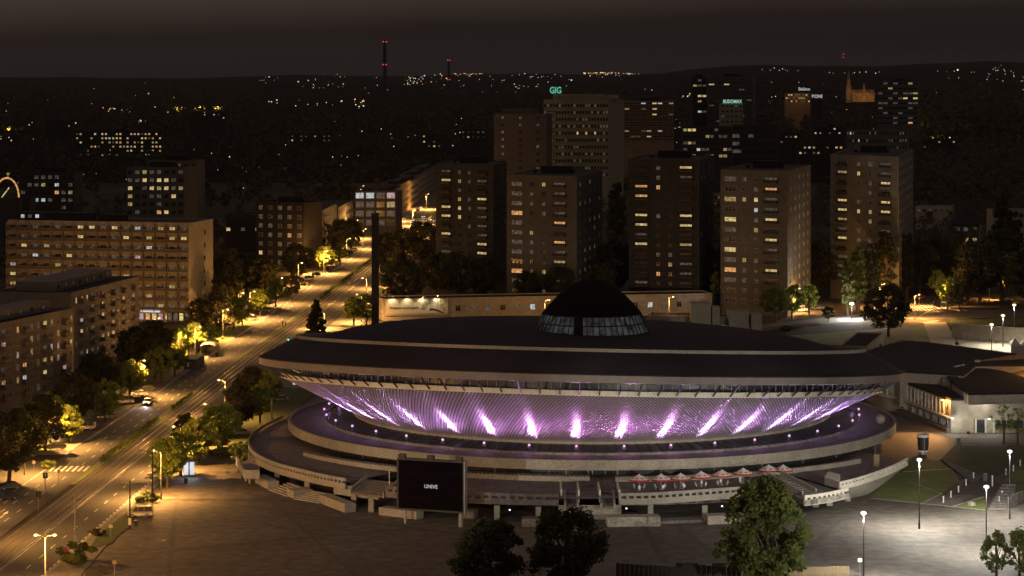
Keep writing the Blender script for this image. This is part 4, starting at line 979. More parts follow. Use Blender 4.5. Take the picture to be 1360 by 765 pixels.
# brown sloping hall wall at the right edge
t = thing('sloping_hall', 'brown sloped wall lit orange at the right edge behind the annex', 'building', P(1340, 480, 8))
O2 = t.location; b = MB(); q = [P(1300, 479, 10.6), P(1400, 462, 12.5), P(1400, 512, 8.2), P(1322, 494, 8.2)]; b.face([tuple(v-O2) for v in q]); b.face([tuple(Vector((v.x, v.y, 0))-O2) for v in q][::-1])
for i in range(4): v, w_ = q[i], q[(i+1) % 4]; b.face([tuple(v-O2), tuple(Vector((v.x, v.y, 0))-O2), tuple(Vector((w_.x, w_.y, 0))-O2), tuple(w_-O2)])
b.build('sloping_wall', 'wall_orange', t)
b = MB(); p = P(1298, 478, 11)-O2; b.box((p.x, p.y, 2.2), (1.4, 1, 1.6)); b.build('roof_house', 'concrete', t)
# small flat roofed building at the back right of the roof
t, a, m, r = bld('small flat roofed pavilion with a white side wall beyond the right roof edge', P(1114, 459, 4.5), P(1152, 460, 4.5), P(1173, 442, 4.5), 4.5, 'wall_cream', 'pavilion', 'building', box=False)
O3 = t.location
for k in range(5): p = m.lerp(r, .12+.16*k); b = MB(); b.box((p.x-O3.x+.15, p.y-O3.y-.1, 1.5), (.9, .7, .9+.5*(k % 3)), rz=.6); b.build('stacked_crate', 'balcony_dark', t)
# retaining wall and tent on the right
t = thing('retaining_wall', 'long pale retaining wall behind the three white lamps at the right edge', 'wall', P(1320, 452, 0))
O4 = t.location; w0, w1 = P(1264, 448), P(1440, 462)
for k in range(14):
    p, q = w0.lerp(w1, k/14), w0.lerp(w1, (k+.985)/14); b = MB(); b.strip([(p.x-O4.x, p.y-O4.y), (q.x-O4.x, q.y-O4.y)], .5, 0, 4.3+.3*(k/14)); b.build('wall_panel', 'wall_cream', t)
b = MB()
pts = [w0+Vector((-1, -2, 0)), w1+Vector((0, -28, 0))]
for k in range(26):
    p = pts[0].lerp(pts[1], k/26)-O4; b.tube((p.x, p.y, 0), (p.x, p.y, 1.1), .05, None, 4)
p, q = pts[0]-O4, pts[1]-O4
for z in (.5, 1.1): b.tube((p.x, p.y, z), (q.x, q.y, z), .05, None, 4)
b.build('railing', 'metal_dark', t)
t = thing('tent', 'white peaked tent beside the retaining wall at the right edge', 'tent', P(1350, 478, 0))
b = MB()
for k in range(3):
    x = k*3.0-2; b.face([(x, -2, 4.2), (x+3, -2, 4.2), (x+1.5, 0, 6.2)]); b.face([(x+3, -2, 4.2), (x+3, 3, 4.2), (x+1.5, 0, 6.2)]); b.face([(x, 3, 4.2), (x, -2, 4.2), (x+1.5, 0, 6.2)]); b.face([(x+3, 3, 4.2), (x, 3, 4.2), (x+1.5, 0, 6.2)])
    b.face([(x, -2, 0), (x+3, -2, 0), (x+3, -2, 4.2), (x, -2, 4.2)])
b.build('tent_cloth', 'white_metal', t)
# ------------------------------------------------------------------ trees
def leaf_data(centers, radii, per, size, seed):
    g = np.random.RandomState(seed); n = len(centers)*per
    c = np.repeat(np.array(centers), per, 0); r = np.repeat(np.array(radii), per)
    d = g.normal(size=(n, 3)); d /= np.linalg.norm(d, axis=1)[:, None]
    rad = r*(g.uniform(.25, 1.05, n)**.55)
    p = c+d*rad[:, None]*np.array([1, 1, .82])
    nrm = d*.7+g.normal(size=(n, 3))*.55+np.array([0, 0, .35]); nrm /= np.linalg.norm(nrm, axis=1)[:, None]
    t = np.cross(nrm, g.normal(size=(n, 3))); t /= np.linalg.norm(t, axis=1)[:, None]; b_ = np.cross(nrm, t)
    s = size*g.uniform(.6, 1.3, n)[:, None]
    v = np.stack([p-t*s, p+b_*s*.55, p+t*s, p-b_*s*.55], 1).reshape(-1, 3)
    return v
def quad_mesh(name, v, mats):
    me = bpy.data.meshes.new(name); n = len(v)//4
    me.vertices.add(len(v)); me.vertices.foreach_set('co', v.astype(np.float32).ravel())
    me.loops.add(4*n); me.loops.foreach_set('vertex_index', np.arange(4*n, dtype=np.int32))
    me.polygons.add(n); me.polygons.foreach_set('loop_start', np.arange(0, 4*n, 4, dtype=np.int32))
    for m_ in mats: me.materials.append(M[m_])
    me.update(calc_edges=True); return me
PROTO = {}
def tree_proto(kind, seed, h, rx, z0, ncl, per, leaf, conic=0., cr=1.):
    g = random.Random(seed); cs = []; rs = []; limbs = []
    cz = (h+z0)/2; rz_ = (h-z0)/2
    for i in range(ncl):
        a = g.uniform(0, 2*PI); u = g.uniform(-1, 1); rr = g.uniform(.45, 1.0)**.6
        k = math.sqrt(1-u*u)*rr*(1-conic*(u*.5+.5))*(1+.16*math.sin(3*a+seed)+.1*math.sin(7*a+u*4))
        cs.append((rx*k*math.cos(a), rx*k*math.sin(a), cz+rz_*u*(.55+.45*rr))); rs.append(cr*rx*g.uniform(.16, .30)*(1-.35*conic*(u*.5+.5)))
        if i % 4 == 0: limbs.append(cs[-1])
    crown = quad_mesh('crown', leaf_data(cs, rs, per, leaf, seed), ['leaf'])
    b = MB(); tr = .028*h+.03
    b.tube((0, 0, -.1), (.05*rx, 0, z0+1), tr, tr*.72, 8); b.tube((.05*rx, 0, z0+.9), (0, .05*rx, h*.82), tr*.72, tr*.15, 6)
    for l in limbs[:14]:
        zb = z0+(l[2]-z0)*.35; b.tube((0, 0, zb), (l[0]*.85, l[1]*.85, l[2]*.97), tr*.34, tr*.08, 4, cap=False)
    PROTO[kind] = (crown, b.mesh('trunk', ['bark']), h)
tree_proto('big0', 3, 15, 6.6, 3.2, 95, 95, .36); tree_proto('big1', 8, 15, 6.0, 3.0, 90, 95, .36, .25); tree_proto('big2', 15, 15, 6.4, 3.4, 85, 95, .36, .1)
tree_proto('mid0', 21, 9, 3.6, 2.4, 55, 75, .30); tree_proto('mid1', 22, 9, 3.9, 2.6, 60, 75, .30, .2); tree_proto('mid2', 23, 9, 3.4, 2.2, 50, 75, .30, .3)
tree_proto('hero', 33, 17.5, 7.9, 2.6, 135, 90, .36, .42, .72)
tree_proto('young', 41, 8.3, 2.7, 2.0, 46, 46, .22, .45)
tree_proto('poplar', 51, 20, 3.1, 3.0, 95, 80, .34, .5)
tree_proto('sparse', 61, 6.5, 2.1, 2.0, 30, 22, .16, .1)
tree_proto('conifer', 71, 12, 3.6, .8, 90, 75, .28, .92)
tree_proto('shrub', 81, 2.2, 1.7, .1, 26, 95, .16)
def tree(kind, x, y, h, label, m='leaf', at=None, name='tree', cat='tree', group=None, sx=1.):
    cr_, tk, h0 = PROTO[kind]; s = h/h0; loc = at or tuple(P(x, y))
    t = thing(name, label, cat, loc, R.uniform(0, 6.28), group)
    t.scale = (s*sx, s*sx, s)
    put('crown', cr_, t, slots={0: m}); put('trunk', tk, t)
    return t
b_ = lambda y: y
# near centre and right
tree('hero', 1018, 790, 17.9, 'large broad green tree standing before the umbrella terrace, lit from the right', 'leaf')
tree('big0', 752, 796, 13.6, 'dark unlit tree at the bottom centre, right one of the pair', 'leaf_unlit'); tree('big1', 648, 800, 12.3, 'dark unlit tree at the bottom centre, left one of the pair under the screen', 'leaf_unlit', sx=1.25)
tree('young', 1323, 776, 8.4, 'young slender tree in the lower right corner, left of two', 'leaf'); tree('young', 1354, 778, 9.0, 'young slender tree cut by the right edge of the photo', 'leaf')
tree('sparse', 1333, 590, 8.6, 'thin sparse tree in front of the annex wall, left of two', 'leaf_lamplit'); tree('sparse', 1352, 592, 8.2, 'thin sparse tree in front of the annex wall at the right edge', 'leaf_lamplit')
tree('conifer', 420, 470, 15.5, 'dark pointed tree peeking over the left shoulder of the arena roof', 'leaf_unlit')
# belt between avenue and arena
BELT = [('mid1', 222, 648, 9.5, 'leaf_lamplit', 'tree at the lit advert pillar, lower left of the belt beside the arena'), ('mid0', 240, 632, 8.8, 'leaf_lamplit', 'yellow lit tree around the street lamp next to the advert pillar'),
 ('big2', 264, 618, 9.6, 'leaf_lamplit', 'round tree behind the yellow lit tree, left of the ramp'), ('mid2', 247, 600, 8, 'leaf_unlit', 'dark tree touching the tram tracks left of the ramp'), ('big0', 292, 600, 10, 'leaf_lamplit', 'bushy tree above the small red car'),
 ('big1', 318, 572, 11, 'leaf_unlit', 'dark dense tree in the middle of the belt'), ('mid1', 300, 585, 7, 'leaf_lamplit', 'small lit tree under the middle avenue lamp'), ('mid0', 345, 563, 8.5, 'leaf_lamplit', 'tree with a lit left side near the ramp top'),
 ('mid2', 359, 543, 9.2, 'leaf_lamplit', 'orange lit tree close under the left tip of the roof'), ('big2', 335, 540, 9.5, 'leaf_unlit', 'dark tree left of the orange lit tree under the roof tip'), ('mid0', 318, 620, 5, 'leaf_lamplit', 'low wide bush like tree beside the ramp')]
for k, x, y, h, m, lab in BELT: tree(k, x, y, h, lab, m, group='trees between the avenue and the arena')
# avenue, left side
LEFT = [('big0', 12, 640, 14, 'leaf_unlit', 'dark tree mass in the left corner below the nearest block'), ('mid0', 33, 612, 9, 'leaf_lamplit', 'yellow lit tree beside the first lamp on the left'), ('big1', 60, 600, 12, 'leaf_unlit', 'dark tree directly in front of the nearest block'),
 ('mid1', 62, 575, 9, 'leaf_lamplit', 'dim green tree behind the first lamp'), ('big2', 100, 568, 12, 'leaf_unlit', 'dark tree between the first two left lamps'), ('mid2', 92, 590, 8.5, 'leaf_lamplit', 'tree above the parked estate car'),
 ('mid0', 140, 562, 9.8, 'leaf_lamplit', 'bright yellow flat crowned tree over the parked cars'), ('big0', 128, 535, 12, 'leaf_unlit', 'dark tree behind the bright yellow tree'), ('mid1', 172, 530, 9.5, 'leaf_lamplit', 'lit tree with the second avenue lamp in its crown'),
 ('mid2', 152, 530, 9.0, 'leaf_lamplit', 'green tree left of the second lamp tree'), ('big1', 205, 505, 15.5, 'leaf_unlit', 'large black tree standing before the shop front of the slab block'), ('big2', 180, 500, 13, 'leaf_unlit', 'dark tree filling the gap before the second block'),
 ('mid0', 214, 508, 9.2, 'leaf_lamplit', 'wide yellow lit tree left of the bus shelter'), ('mid1', 232, 500, 7.5, 'leaf_lamplit', 'small tree left of the kiosk at the bus stop'), ('mid0', 240, 475, 8.5, 'leaf_lamplit', 'lit tree behind the bus stop kiosk'),
 ('mid2', 258, 470, 9, 'leaf_lamplit', 'dark green tree right of the bus stop lamp'), ('mid1', 279, 462, 7, 'leaf_lamplit', 'low tree behind the bus shelter roof'), ('big0', 288, 448, 12.5, 'leaf_unlit', 'dark tree at the corner of the slab block'), ('big2', 265, 445, 11, 'leaf_unlit', 'dark tree beneath the side wall of the slab block'),
 ('big1', 310, 440, 11, 'leaf_lamplit', 'tree beneath the twin lamps beyond the bus stop'), ('mid0', 322, 432, 9.5, 'leaf_lamplit', 'yellow lit tree beneath the twin lamps'), ('big2', 302, 425, 14, 'leaf_unlit', 'dark tall tree behind the twin lamps'),
 ('mid1', 345, 420, 9, 'leaf_lamplit', 'tree above the parked white car'), ('mid2', 366, 408, 10, 'leaf_lamplit', 'bright lit tree around the third left lamp'), ('big1', 350, 400, 15, 'leaf_unlit', 'dark tree group below the corner block'), ('big0', 328, 392, 15, 'leaf_unlit', 'dark tree left of the corner block foot'),
 ('mid0', 388, 398, 9, 'leaf_unlit', 'dark tree over the nearest row of parked cars'), ('mid1', 432, 362, 10.5, 'leaf_lamplit', 'lit round tree below the corner block lamps'), ('mid2', 452, 352, 9, 'leaf_lamplit', 'low tree shading the parked row on the avenue'),
 ('big1', 452, 340, 16, 'leaf_unlit', 'tall black tree in front of the terraced blocks'), ('big2', 466, 333, 14, 'leaf_unlit', 'black tree right of the tall black tree'), ('mid0', 470, 322, 9, 'leaf_lamplit', 'small lit tree below the low corner building'),
 ('big0', 394, 372, 14, 'leaf_unlit', 'dark tree at the foot of the dark corner block'), ('mid1', 397, 372, 7, 'leaf_lamplit', 'small lit tree by the lamp at the dark corner block'), ('big2', 300, 400, 16, 'leaf_unlit', 'large dark tree right of the slab block'), ('big1', 275, 410, 12, 'leaf_unlit', 'dark tree hugging the right end of the slab block')]
for k, x, y, h, m, lab in LEFT: tree(k, x, y, h, lab, m, group='trees along the left side of the avenue')
RIGHT = [('mid0', 487, 432, 10, 'leaf_lamplit', 'yellow lit tree left of the pylon and the advert wall'), ('mid1', 470, 432, 9, 'leaf_lamplit', 'lit tree beside the orange path left of the pylon'), ('mid2', 516, 405, 9.5, 'leaf_lamplit', 'lit tree directly behind the pylon'),
 ('big0', 535, 408, 16, 'leaf_unlit', 'dark tree behind the advert wall, left end'), ('big1', 520, 375, 17, 'leaf_unlit', 'dark tree at the right kerb of the avenue beyond the pylon'), ('big2', 548, 380, 19, 'leaf_unlit', 'dark tree left below the first tower'), ('big0', 560, 352, 18, 'leaf_unlit', 'dark tree beside the bend of the avenue'), ('big1', 580, 395, 16, 'leaf_unlit', 'dark tree at the foot of the first tower'),
 ('big2', 605, 400, 17, 'leaf_unlit', 'dark tree before the first tower, middle'), ('big0', 640, 402, 16, 'leaf_unlit', 'dark tree before the first tower, right corner'), ('mid1', 537, 340, 12, 'leaf_unlit', 'round dark tree where headlights shine through'), ('big1', 512, 350, 13, 'leaf_unlit', 'small dark tree closest to the avenue crossing'),
 ('big2', 700, 408, 12, 'leaf_unlit', 'dark tree left of the dome'), ('big0', 745, 410, 14, 'leaf_unlit', 'dark tree directly behind the dome'), ('big1', 800, 408, 15, 'leaf_unlit', 'dark tree right behind the dome'), ('big2', 815, 395, 20, 'leaf_unlit', 'tall dark tree in the gap left of the third tower'), ('poplar', 818, 330, 32, 'leaf_unlit', 'tall dim green tree between the second and third tower'),
 ('big1', 860, 400, 15, 'leaf_unlit', 'dark tree before the third tower, left'), ('big0', 895, 402, 16, 'leaf_unlit', 'dark tree before the third tower, right'), ('big2', 935, 400, 20, 'leaf_unlit', 'dark tree between the third and fourth tower'), ('poplar', 950, 412, 14, 'leaf_lamplit', 'narrow lit tree at the right end of the long low hall'),
 ('big0', 975, 405, 13, 'leaf_unlit', 'dark tree under the fourth tower, left'), ('big1', 1005, 405, 12, 'leaf_unlit', 'dark tree under the fourth tower, middle'), ('mid1', 1030, 428, 11.5, 'leaf', 'lit round tree at the parking lot behind the arena'), ('mid0', 1052, 424, 11, 'leaf_lamplit', 'lit loose tree right of the round parking lot tree'), ('mid2', 1075, 418, 10, 'leaf_lamplit', 'thin lit tree beside the parked white car in the lot'),
 ('big2', 1085, 395, 19, 'leaf_unlit', 'dark tree between the fourth and fifth tower'), ('poplar', 1126, 419, 19, 'leaf', 'slender green tree lit brightly by the white floodlight at its foot'), ('poplar', 1140, 414, 23, 'leaf', 'dim green poplar right behind the floodlit tree'), ('poplar', 1158, 412, 24, 'leaf_unlit', 'dim poplar before the right half of the fifth tower'), ('poplar', 1175, 405, 27, 'leaf_unlit', 'tall poplar hiding the foot of the fifth tower'),
 ('big0', 1180, 447, 15.5, 'leaf_unlit', 'dark round crowned tree on the lawn above the right roof tip'), ('mid0', 1100, 428, 5, 'leaf_unlit', 'small dark shrub like tree near the white floodlight'), ('poplar', 1204, 398, 25, 'leaf_unlit', 'dark poplar at the right side of the fifth tower'), ('big1', 1222, 392, 19, 'leaf_unlit', 'dark tree right of the fifth tower'),
 ('mid1', 1258, 410, 11, 'leaf_lamplit', 'lit tree at the road bend near the parked cars'), ('mid2', 1245, 396, 10, 'leaf_lamplit', 'reddish lit tree behind the road bend'), ('big2', 1245, 385, 19, 'leaf_unlit', 'dark tree behind the road bend'), ('poplar', 1283, 405, 22, 'leaf_unlit', 'poplar with a pale trunk right of the road bend'), ('big0', 1300, 404, 22, 'leaf_unlit', 'dark wide tree behind the grass triangle'),
 ('big1', 1330, 400, 25, 'leaf_unlit', 'dark tree right of the orange park lamp'), ('poplar', 1345, 380, 30, 'leaf_unlit', 'dark poplar before the cream lit house, right'), ('poplar', 1332, 360, 32, 'leaf_unlit', 'dark poplar before the cream lit house, left'), ('big2', 1365, 408, 20, 'leaf_unlit', 'dark tree cut by the right edge behind the lamps'), ('mid1', 1275, 412, 9, 'leaf_unlit', 'small dark tree beside the thin road sign')]
for k, x, y, h, m, lab in RIGHT: tree(k, x, y, h, lab, m, group='trees around the towers')
for i, (x, y, h, lab, m, s_) in enumerate(((104, 748, 3.3, 'wide clipped bush at the tram pole in the lower left', 'leaf', 1.25), (196, 668, 2.0, 'low bush beside the car on the plaza edge', 'leaf', 1.3), (290, 605, 3.2, 'green bush under the belt trees near the red car', 'leaf', 1.6),
   (66, 222+400, 1.6, 'low bush on the left grass verge', 'leaf_lamplit', 1.5), (1044, 440, 1.7, 'small round bush on the lawn behind the roof', 'leaf_unlit', 1.5), (128, 712, 1.2, 'flat bush strip on the verge by the sign', 'leaf_unlit', 1.6))):
    tree('shrub', x, y, h, lab, m, name='bush', cat='bush', sx=s_)
def hedge(y0, y1, t0, w, h, lab):
    g = random.Random(y0); cs = []; rs = []; y = y0
    while y < y1:
        x, _ = av(t0+g.uniform(-w, w), y); cs.append((x, y, h*g.uniform(.35, .7))); rs.append(h*g.uniform(.4, .62)); y += .9
    o = put('hedge', quad_mesh('hedge', leaf_data(cs, rs, 36, .2, y0), ['leaf'])); tag(o, lab, 'hedge', 'hedges in the avenue median')
hedge(528, 592, 9.7, .3, 1.3, 'nearest clipped hedge on the median beside the tram tracks'); hedge(612, 640, 9.6, .3, .9, 'short gap hedge on the median, second from the front')
hedge(905, 1190, 9.8, .4, 1.0, 'long far hedge on the median left of the pylon')
# dark woodland masses joined as stuff
def woodland(name, label, regions, seed, leaf, per, m='leaf_far'):
    g = random.Random(seed); cs = []; rs = []
    for (x0, x1, ya, yb, n, h0, h1) in regions:
        for _ in range(n):
            Y = math.exp(g.uniform(math.log(ya), math.log(yb))); px = g.uniform(x0, x1); X = (px-680)*Y/F
            if abs(X-(-116+.041*Y+12)) < 26 and Y < 1800: continue
            h = g.uniform(h0, h1); z = terrain(X, Y)
            for q in range(5): cs.append((X+g.gauss(0, h*.2), Y+g.gauss(0, h*.2), z+h*(.28+.14*q+g.uniform(-.05, .05)))); rs.append(h*g.uniform(.16, .30)*(1.1-.1*q))
    o = put(name, quad_mesh(name, leaf_data(cs, rs, per, leaf, seed), [m])); tag(o, label, 'woodland', kind='stuff')
woodland('tree_belt', 'dark mass of garden trees filling the ground between the towers and blocks', [(-20, 340, 900, 1500, 150, 8, 16), (420, 830, 1000, 1500, 150, 8, 15), (830, 1400, 980, 1500, 220, 8, 17), (340, 500, 1150, 1500, 50, 8, 14)], 5, .8, 30)
woodland('woodland', 'dark wooded plain stretching from the city blocks towards the horizon', [(-40, 1400, 1500, 3200, 800, 8, 15), (1200, 1400, 1500, 2600, 260, 14, 24)], 6, 1.5, 22)
woodland('distant_woodland', 'black tree line and woods below the horizon hills', [(-40, 1400, 3200, 8000, 1500, 10, 18), (-40, 340, 5500, 9000, 260, 20, 30), (1220, 1400, 3000, 3600, 160, 45, 66), (1030, 1180, 3300, 3900, 60, 14, 26)], 7, 3.4, 14)

# ------------------------------------------------------------------ lamps
_lm = {}; LS = 8
def lamp_mesh(h, kind):
    k = (round(h), kind)
    if k not in _lm:
        b = MB(); r = .11 if kind != 'mast' else .16
        b.tube((0, 0, 0), (0, 0, 1.0), r*1.6, r*1.5, 8); b.tube((0, 0, 1.0), (0, 0, h-.1), r, r*.7, 8)
        pole = b.mesh('pole', ['metal_grey' if kind != 'white' else 'metal_dark'])
        arms = []
        for s_ in ((1,) if kind == 'arm' else (-1, 1) if kind == 'twin' else ()):
            b = MB(); b.path([(0, 0, h-.2), (s_*.5, 0, h+.1), (s_*1.3, 0, h+.2)], .06); arms.append((b.mesh('arm', ['metal_grey']), s_*1.45))
        if kind in ('white', 'mast'):
            b = MB(); b.box((0, 0, h-.05), (1.0, .3, .12)); b.tube((0, 0, h-.3), (0, 0, h), .1, .2, 8); arms.append((b.mesh('bracket', ['metal_dark']), 0))
        _lm[k] = (pole, arms)
    return _lm[k]
def head_mesh(kind, big):
    k = ('h', kind, big)
    if k not in _lm:
        b = MB(); s_ = big
        if kind == 'white':
            b.lathe([(.01, -.16*s_), (.24*s_, -.07*s_), (.24*s_, .07*s_), (.01, .16*s_)], 10)
        else: b.lathe([(.01, -.17*s_), (.27*s_, -.05*s_), (.22*s_, .1*s_), (.01, .17*s_)], 8)
        _lm[k] = b.mesh('lamp_head', ['lamp_white' if kind == 'white' else 'lamp_sodium'])
    return _lm[k]
def lamp(label, loc, h, kind='arm', col=SOD, power=4200, group=None, rz=0, big=1.3, name='street_lamp', radius=.25, spot=None, glow=.15):
    t = thing(name, label, 'street lamp', loc, rz, group); pole, arms = lamp_mesh(h, kind); hh = round(h)
    s_ = h/max(1, hh); t.scale = (1, 1, 1)
    o = put('pole', pole, t); 
    hz = hh if True else h
    wk = 'white' if col == WHT else 'sodium'
    for am, x in arms:
        put('arm', am, t); put('lamp_head', head_mesh(wk, big), t, (x, 0, hh+.2)); 
    for am, x in arms:
        if spot: light('lamp_light', 'SPOT', (x, -.0, hh-.6), power/len(arms), col, t, radius, aim=(x, 0, 0), cone=spot, blend=.8)
        else:
            pw_ = power/len(arms)*(LS if col == SOD else 2.0)
            light('lamp_light', 'SPOT', (x, -.05, hh-.35-.1*big), pw_, col, t, radius, aim=(x, -.05, 0), cone=160, blend=.9)
            light('lamp_glow', 'POINT', (x, -.05, hh-.35-.1*big), pw_*glow, col, t, radius)
    if spot: light('lamp_glow', 'POINT', (0, 0, hh-.7), power*.6, col, t, radius)
    return t
GL = 'sodium street lamps along the left kerb'; GR = 'sodium street lamps between avenue and arena'
def head(x, y, h): v = P(x, y, h); return (v.x, v.y, 0)
LL = [(72, 540, 9, 'in front of the nearest apartment block'), (184, 480, 9, 'in the lit tree crown by the second apartment block'), (237, 437, 8, 'behind the bus stop, left of two'), (259, 435, 8, 'behind the bus stop, right of two'), (296, 412, 9, 'standing free beyond the bus shelter'),
 (317, 390, 9, 'left head of the near pair above the lit trees'), (332, 388, 9, 'right head of the near pair above the lit trees'), (369, 370, 9, 'in the lit tree before the corner block'), (396, 350, 9, 'at the foot of the dark corner block'), (407, 334, 9, 'left of the pair before the dark corner block'),
 (430, 334, 9, 'right of the pair before the dark corner block'), (471, 293, 9, 'below the terraced blocks beyond the black tree'), (524, 272, 9, 'right of the low corner building'), (566, 258, 9, 'at the far end of the tenement row'), (548, 280, 8, 'midway along the tenement row')]
for x, y, h, d in LL: lamp('added orange street lamp '+d, head(x, y, h), h, power=6200 if y > 400 else 7500 if y > 300 else 14000, group=None, rz=0)
for Yk, d in ((1110, 'on the left kerb inside the tall black tree'), (1180, 'on the left kerb just beyond the tall black tree')): lamp('added orange street lamp '+d, (*av(-1.2, Yk), 0), 9, power=8000)  # lamps added to brighten a dark stretch of the road
lamp('added orange street lamp on the left kerb opposite the plaza, at the side street', (*av(-2.5, 512), 0), 9, power=5200); lamp('added orange street lamp beyond the left edge near the side street', (*av(-8, 462), 0), 9, power=6500)  # lamps added to brighten the lower left roadway
for k, (Yk, d) in enumerate(((960, 'half hidden by the pylon on the right kerb'), (1060, 'behind the dark trees on the right kerb, nearer one'), (1160, 'behind the dark trees on the right kerb, middle one'), (1255, 'behind the dark trees on the right kerb, farther one'))): lamp('added orange street lamp '+d, (*av(26, Yk), 0), 9, power=6500, rz=PI)  # lamps added to light the far avenue from its right kerb
lamp('twin headed orange street lamp on the crossing before the low corner building', head(500, 281, 9), 9, 'twin', power=14000)
lamp('orange lamp glowing in bushes behind the low corner building roof', head(480, 247, 8), 8, power=6000)
RL = [(299, 506, 9, 'at the tram tracks above the belt trees'), (281, 538, 9, 'inside the crowns of the belt trees'), (240, 568, 9, 'in the yellow lit tree by the advert pillar'), (214, 600, 9, 'right beside the advert pillar at the kerb'), (487, 370, 9, 'left behind the pylon'), (480, 392, 9, 'in the lit tree left of the pylon'), (431, 416, 5, 'small and low beside the tram tracks at the roof edge')]
for x, y, h, d in RL: lamp('added orange street lamp '+d, head(x, y, h), h, power=6500, rz=PI)
lamp('twin headed sodium street lamp at the lower left edge of the plaza', tuple(P(60, 790)), 9, 'twin', power=9000, rz=.0)
for i, (x, y, s_) in enumerate(((724, 400, 8.5), (886, 394, 8.5))): lamp(('orange lamp just left of the dome before the low hall', 'orange lamp right of the dome before the low hall')[i], head(x, y, s_)[:1]+(818.0, 0), H-(y-HY)*818/F, power=5200, big=1.2)
for x, y, h, p_, d in ((1041, 383, 8, 4500, 'over the round tree at the parking lot'), (1056, 384, 8, 2500, 'right of the parking lot lamp tree'), (1169, 378, 8, 5500, 'on a slim pole right of the white floodlight'), (1250, 378, 8, 6500, 'at the road bend behind the fifth tower'), (1314, 365, 9, 5000, 'on a pole in the dark park at the right'), (1215, 392, 8, 5000, 'over the parked cars on the rear road')): lamp('added orange street lamp '+d, head(x, y, h), h, power=p_*1.8)
lamp('dim orange lamp by the cream house at the right edge', head(1345, 300, 7), 7, power=5000)
lamp('lamp behind the slab block end lighting its lower floors', (-128, 790, 0), 5, power=2600, glow=.45); lamp('courtyard lamp between slab block and near blocks', (-152, 796, 0), 5, power=4000, glow=.45); lamp('courtyard lamp hidden behind the second apartment block', (-110, 788, 0), 5, power=2600, glow=.45)
GWl = 'white plaza lamps on the right'
for x, y, h, d, pw in ((1147, 683, 11, 'on the plaza right of the big green tree', 21000), (1221, 612, 12, 'in the middle of the right plaza, full height in view', 33000), (1310, 648, 11, 'left above the two young trees', 21000), (1341, 601, 12, 'rightmost, beside the garden railing', 21000)):
    lamp('tall white plaza lamp '+d, head(x, y, h), h, 'white', WHT, pw, GWl, big=1.9, name='plaza_lamp', spot=150)
for x, y, h, d in ((1317, 432, 8, 'smallest and leftmost of three by the retaining wall'), (1332, 420, 9, 'middle of three by the retaining wall'), (1347, 406, 10, 'brightest of three by the retaining wall')): lamp('white lamp '+d, head(x, y, h), h, 'white', (1, .88, .66), 11000, None, big=2.3, name='plaza_lamp')
lamp('dazzling white floodlight mast beneath the slender green tree', head(1131, 404, 5), 5, 'white', WHT, 12000, None, big=3.2, name='floodlight_mast', glow=1.2)
for x, y, c, pw, d in ((1251, 531, SOD, 1500, 'orange wall lamp at the end of the annex window front'), (1264, 555, WHT, 750, 'white wall lamp at the corner of the annex'), (1307, 534, WHT, 450, 'white wall lamp high on the annex wall'), (1313, 556, WHT, 500, 'small white wall lamp over the annex door')):
    z = 7 if y < 540 else 3.6; v = P(x, y, z); t = thing('wall_lamp', d, 'lamp', tuple(v)); put('lamp_head', head_mesh('white' if c == WHT else 'sodium', 1.3), t, (0, -.6, 0)); (light('ground_flood', 'SPOT', (0, -1.4, -.4), 36000, (1, .45, .12), t, .2, aim=(-14, -14, -7), cone=95, blend=1.0) if c == SOD else None); b = MB(); b.tube((0, .3, 0), (0, -.5, 0), .06); b.build('arm', 'metal_dark', t); light('lamp_light', 'POINT', (0, -1.2, -.2), pw, c, t, .15)
lamp('orange lamp lighting the brown hall wall behind the annex', tuple(P(1395, 505, 8)), 6, power=3000)
# plaza lighting masts that stand just outside the photograph's lower edge
t = lamp('tall sodium floodlight mast at the left kerb beyond the photo edge', (-101, 436, 0), 18, 'mast', SOD, 100, None, big=1.6, name='floodlight_mast')
light('mast_flood', 'SPOT', (.8, 0, 16.8), 115000, SOD, t, .4, aim=(52, 8, 0), cone=105, blend=.9)
t = lamp('tall sodium floodlight mast below the lower left photo edge', (-44, 312, 0), 16, 'mast', SOD, 100, None, big=1.6, name='floodlight_mast')
light('mast_flood', 'SPOT', (0, .8, 15), 70000, SOD, t, .4, aim=(-14, 95, 0), cone=70, blend=.9)
t = lamp('tall white floodlight mast below the lower right photo edge', (66, 322, 0), 16, 'mast', WHT, 100, None, big=1.6, name='floodlight_mast')
light('mast_flood', 'SPOT', (0, .8, 15), 130000, WHT, t, .4, aim=(-22, 74, 9), cone=26, blend=.8)  # narrow spot added to brighten the big tree, not the plaza
light('mast_flood', 'SPOT', (0, .8, 15), 60000, WHT, t, .4, aim=(15, 85, 0), cone=60, blend=.9)
for lab, mx, my, mz, aims in (('added cream floodlight mast out of view beyond the left edge aimed at the arena front', -72, 250, 34, ((-42, 505), (-14, 482), (17, 468))),
                              ('added cream floodlight mast out of view beyond the right edge aimed at the arena front', 122, 292, 30, ((24, 468), (52, 478), (80, 508), (92, 600)))):
    t = lamp(lab, (mx, my, 0), mz, 'mast', WHT, 300, None, big=1.6, name='floodlight_mast')  # mast added out of view to brighten the arena front
    for ax, ay in aims: light('facade_fill', 'SPOT', (0, .6, mz-1.2), 450000, (1, .90, .74), t, .5, aim=(ax-mx, ay-my, 10), cone=11.5, blend=.7)

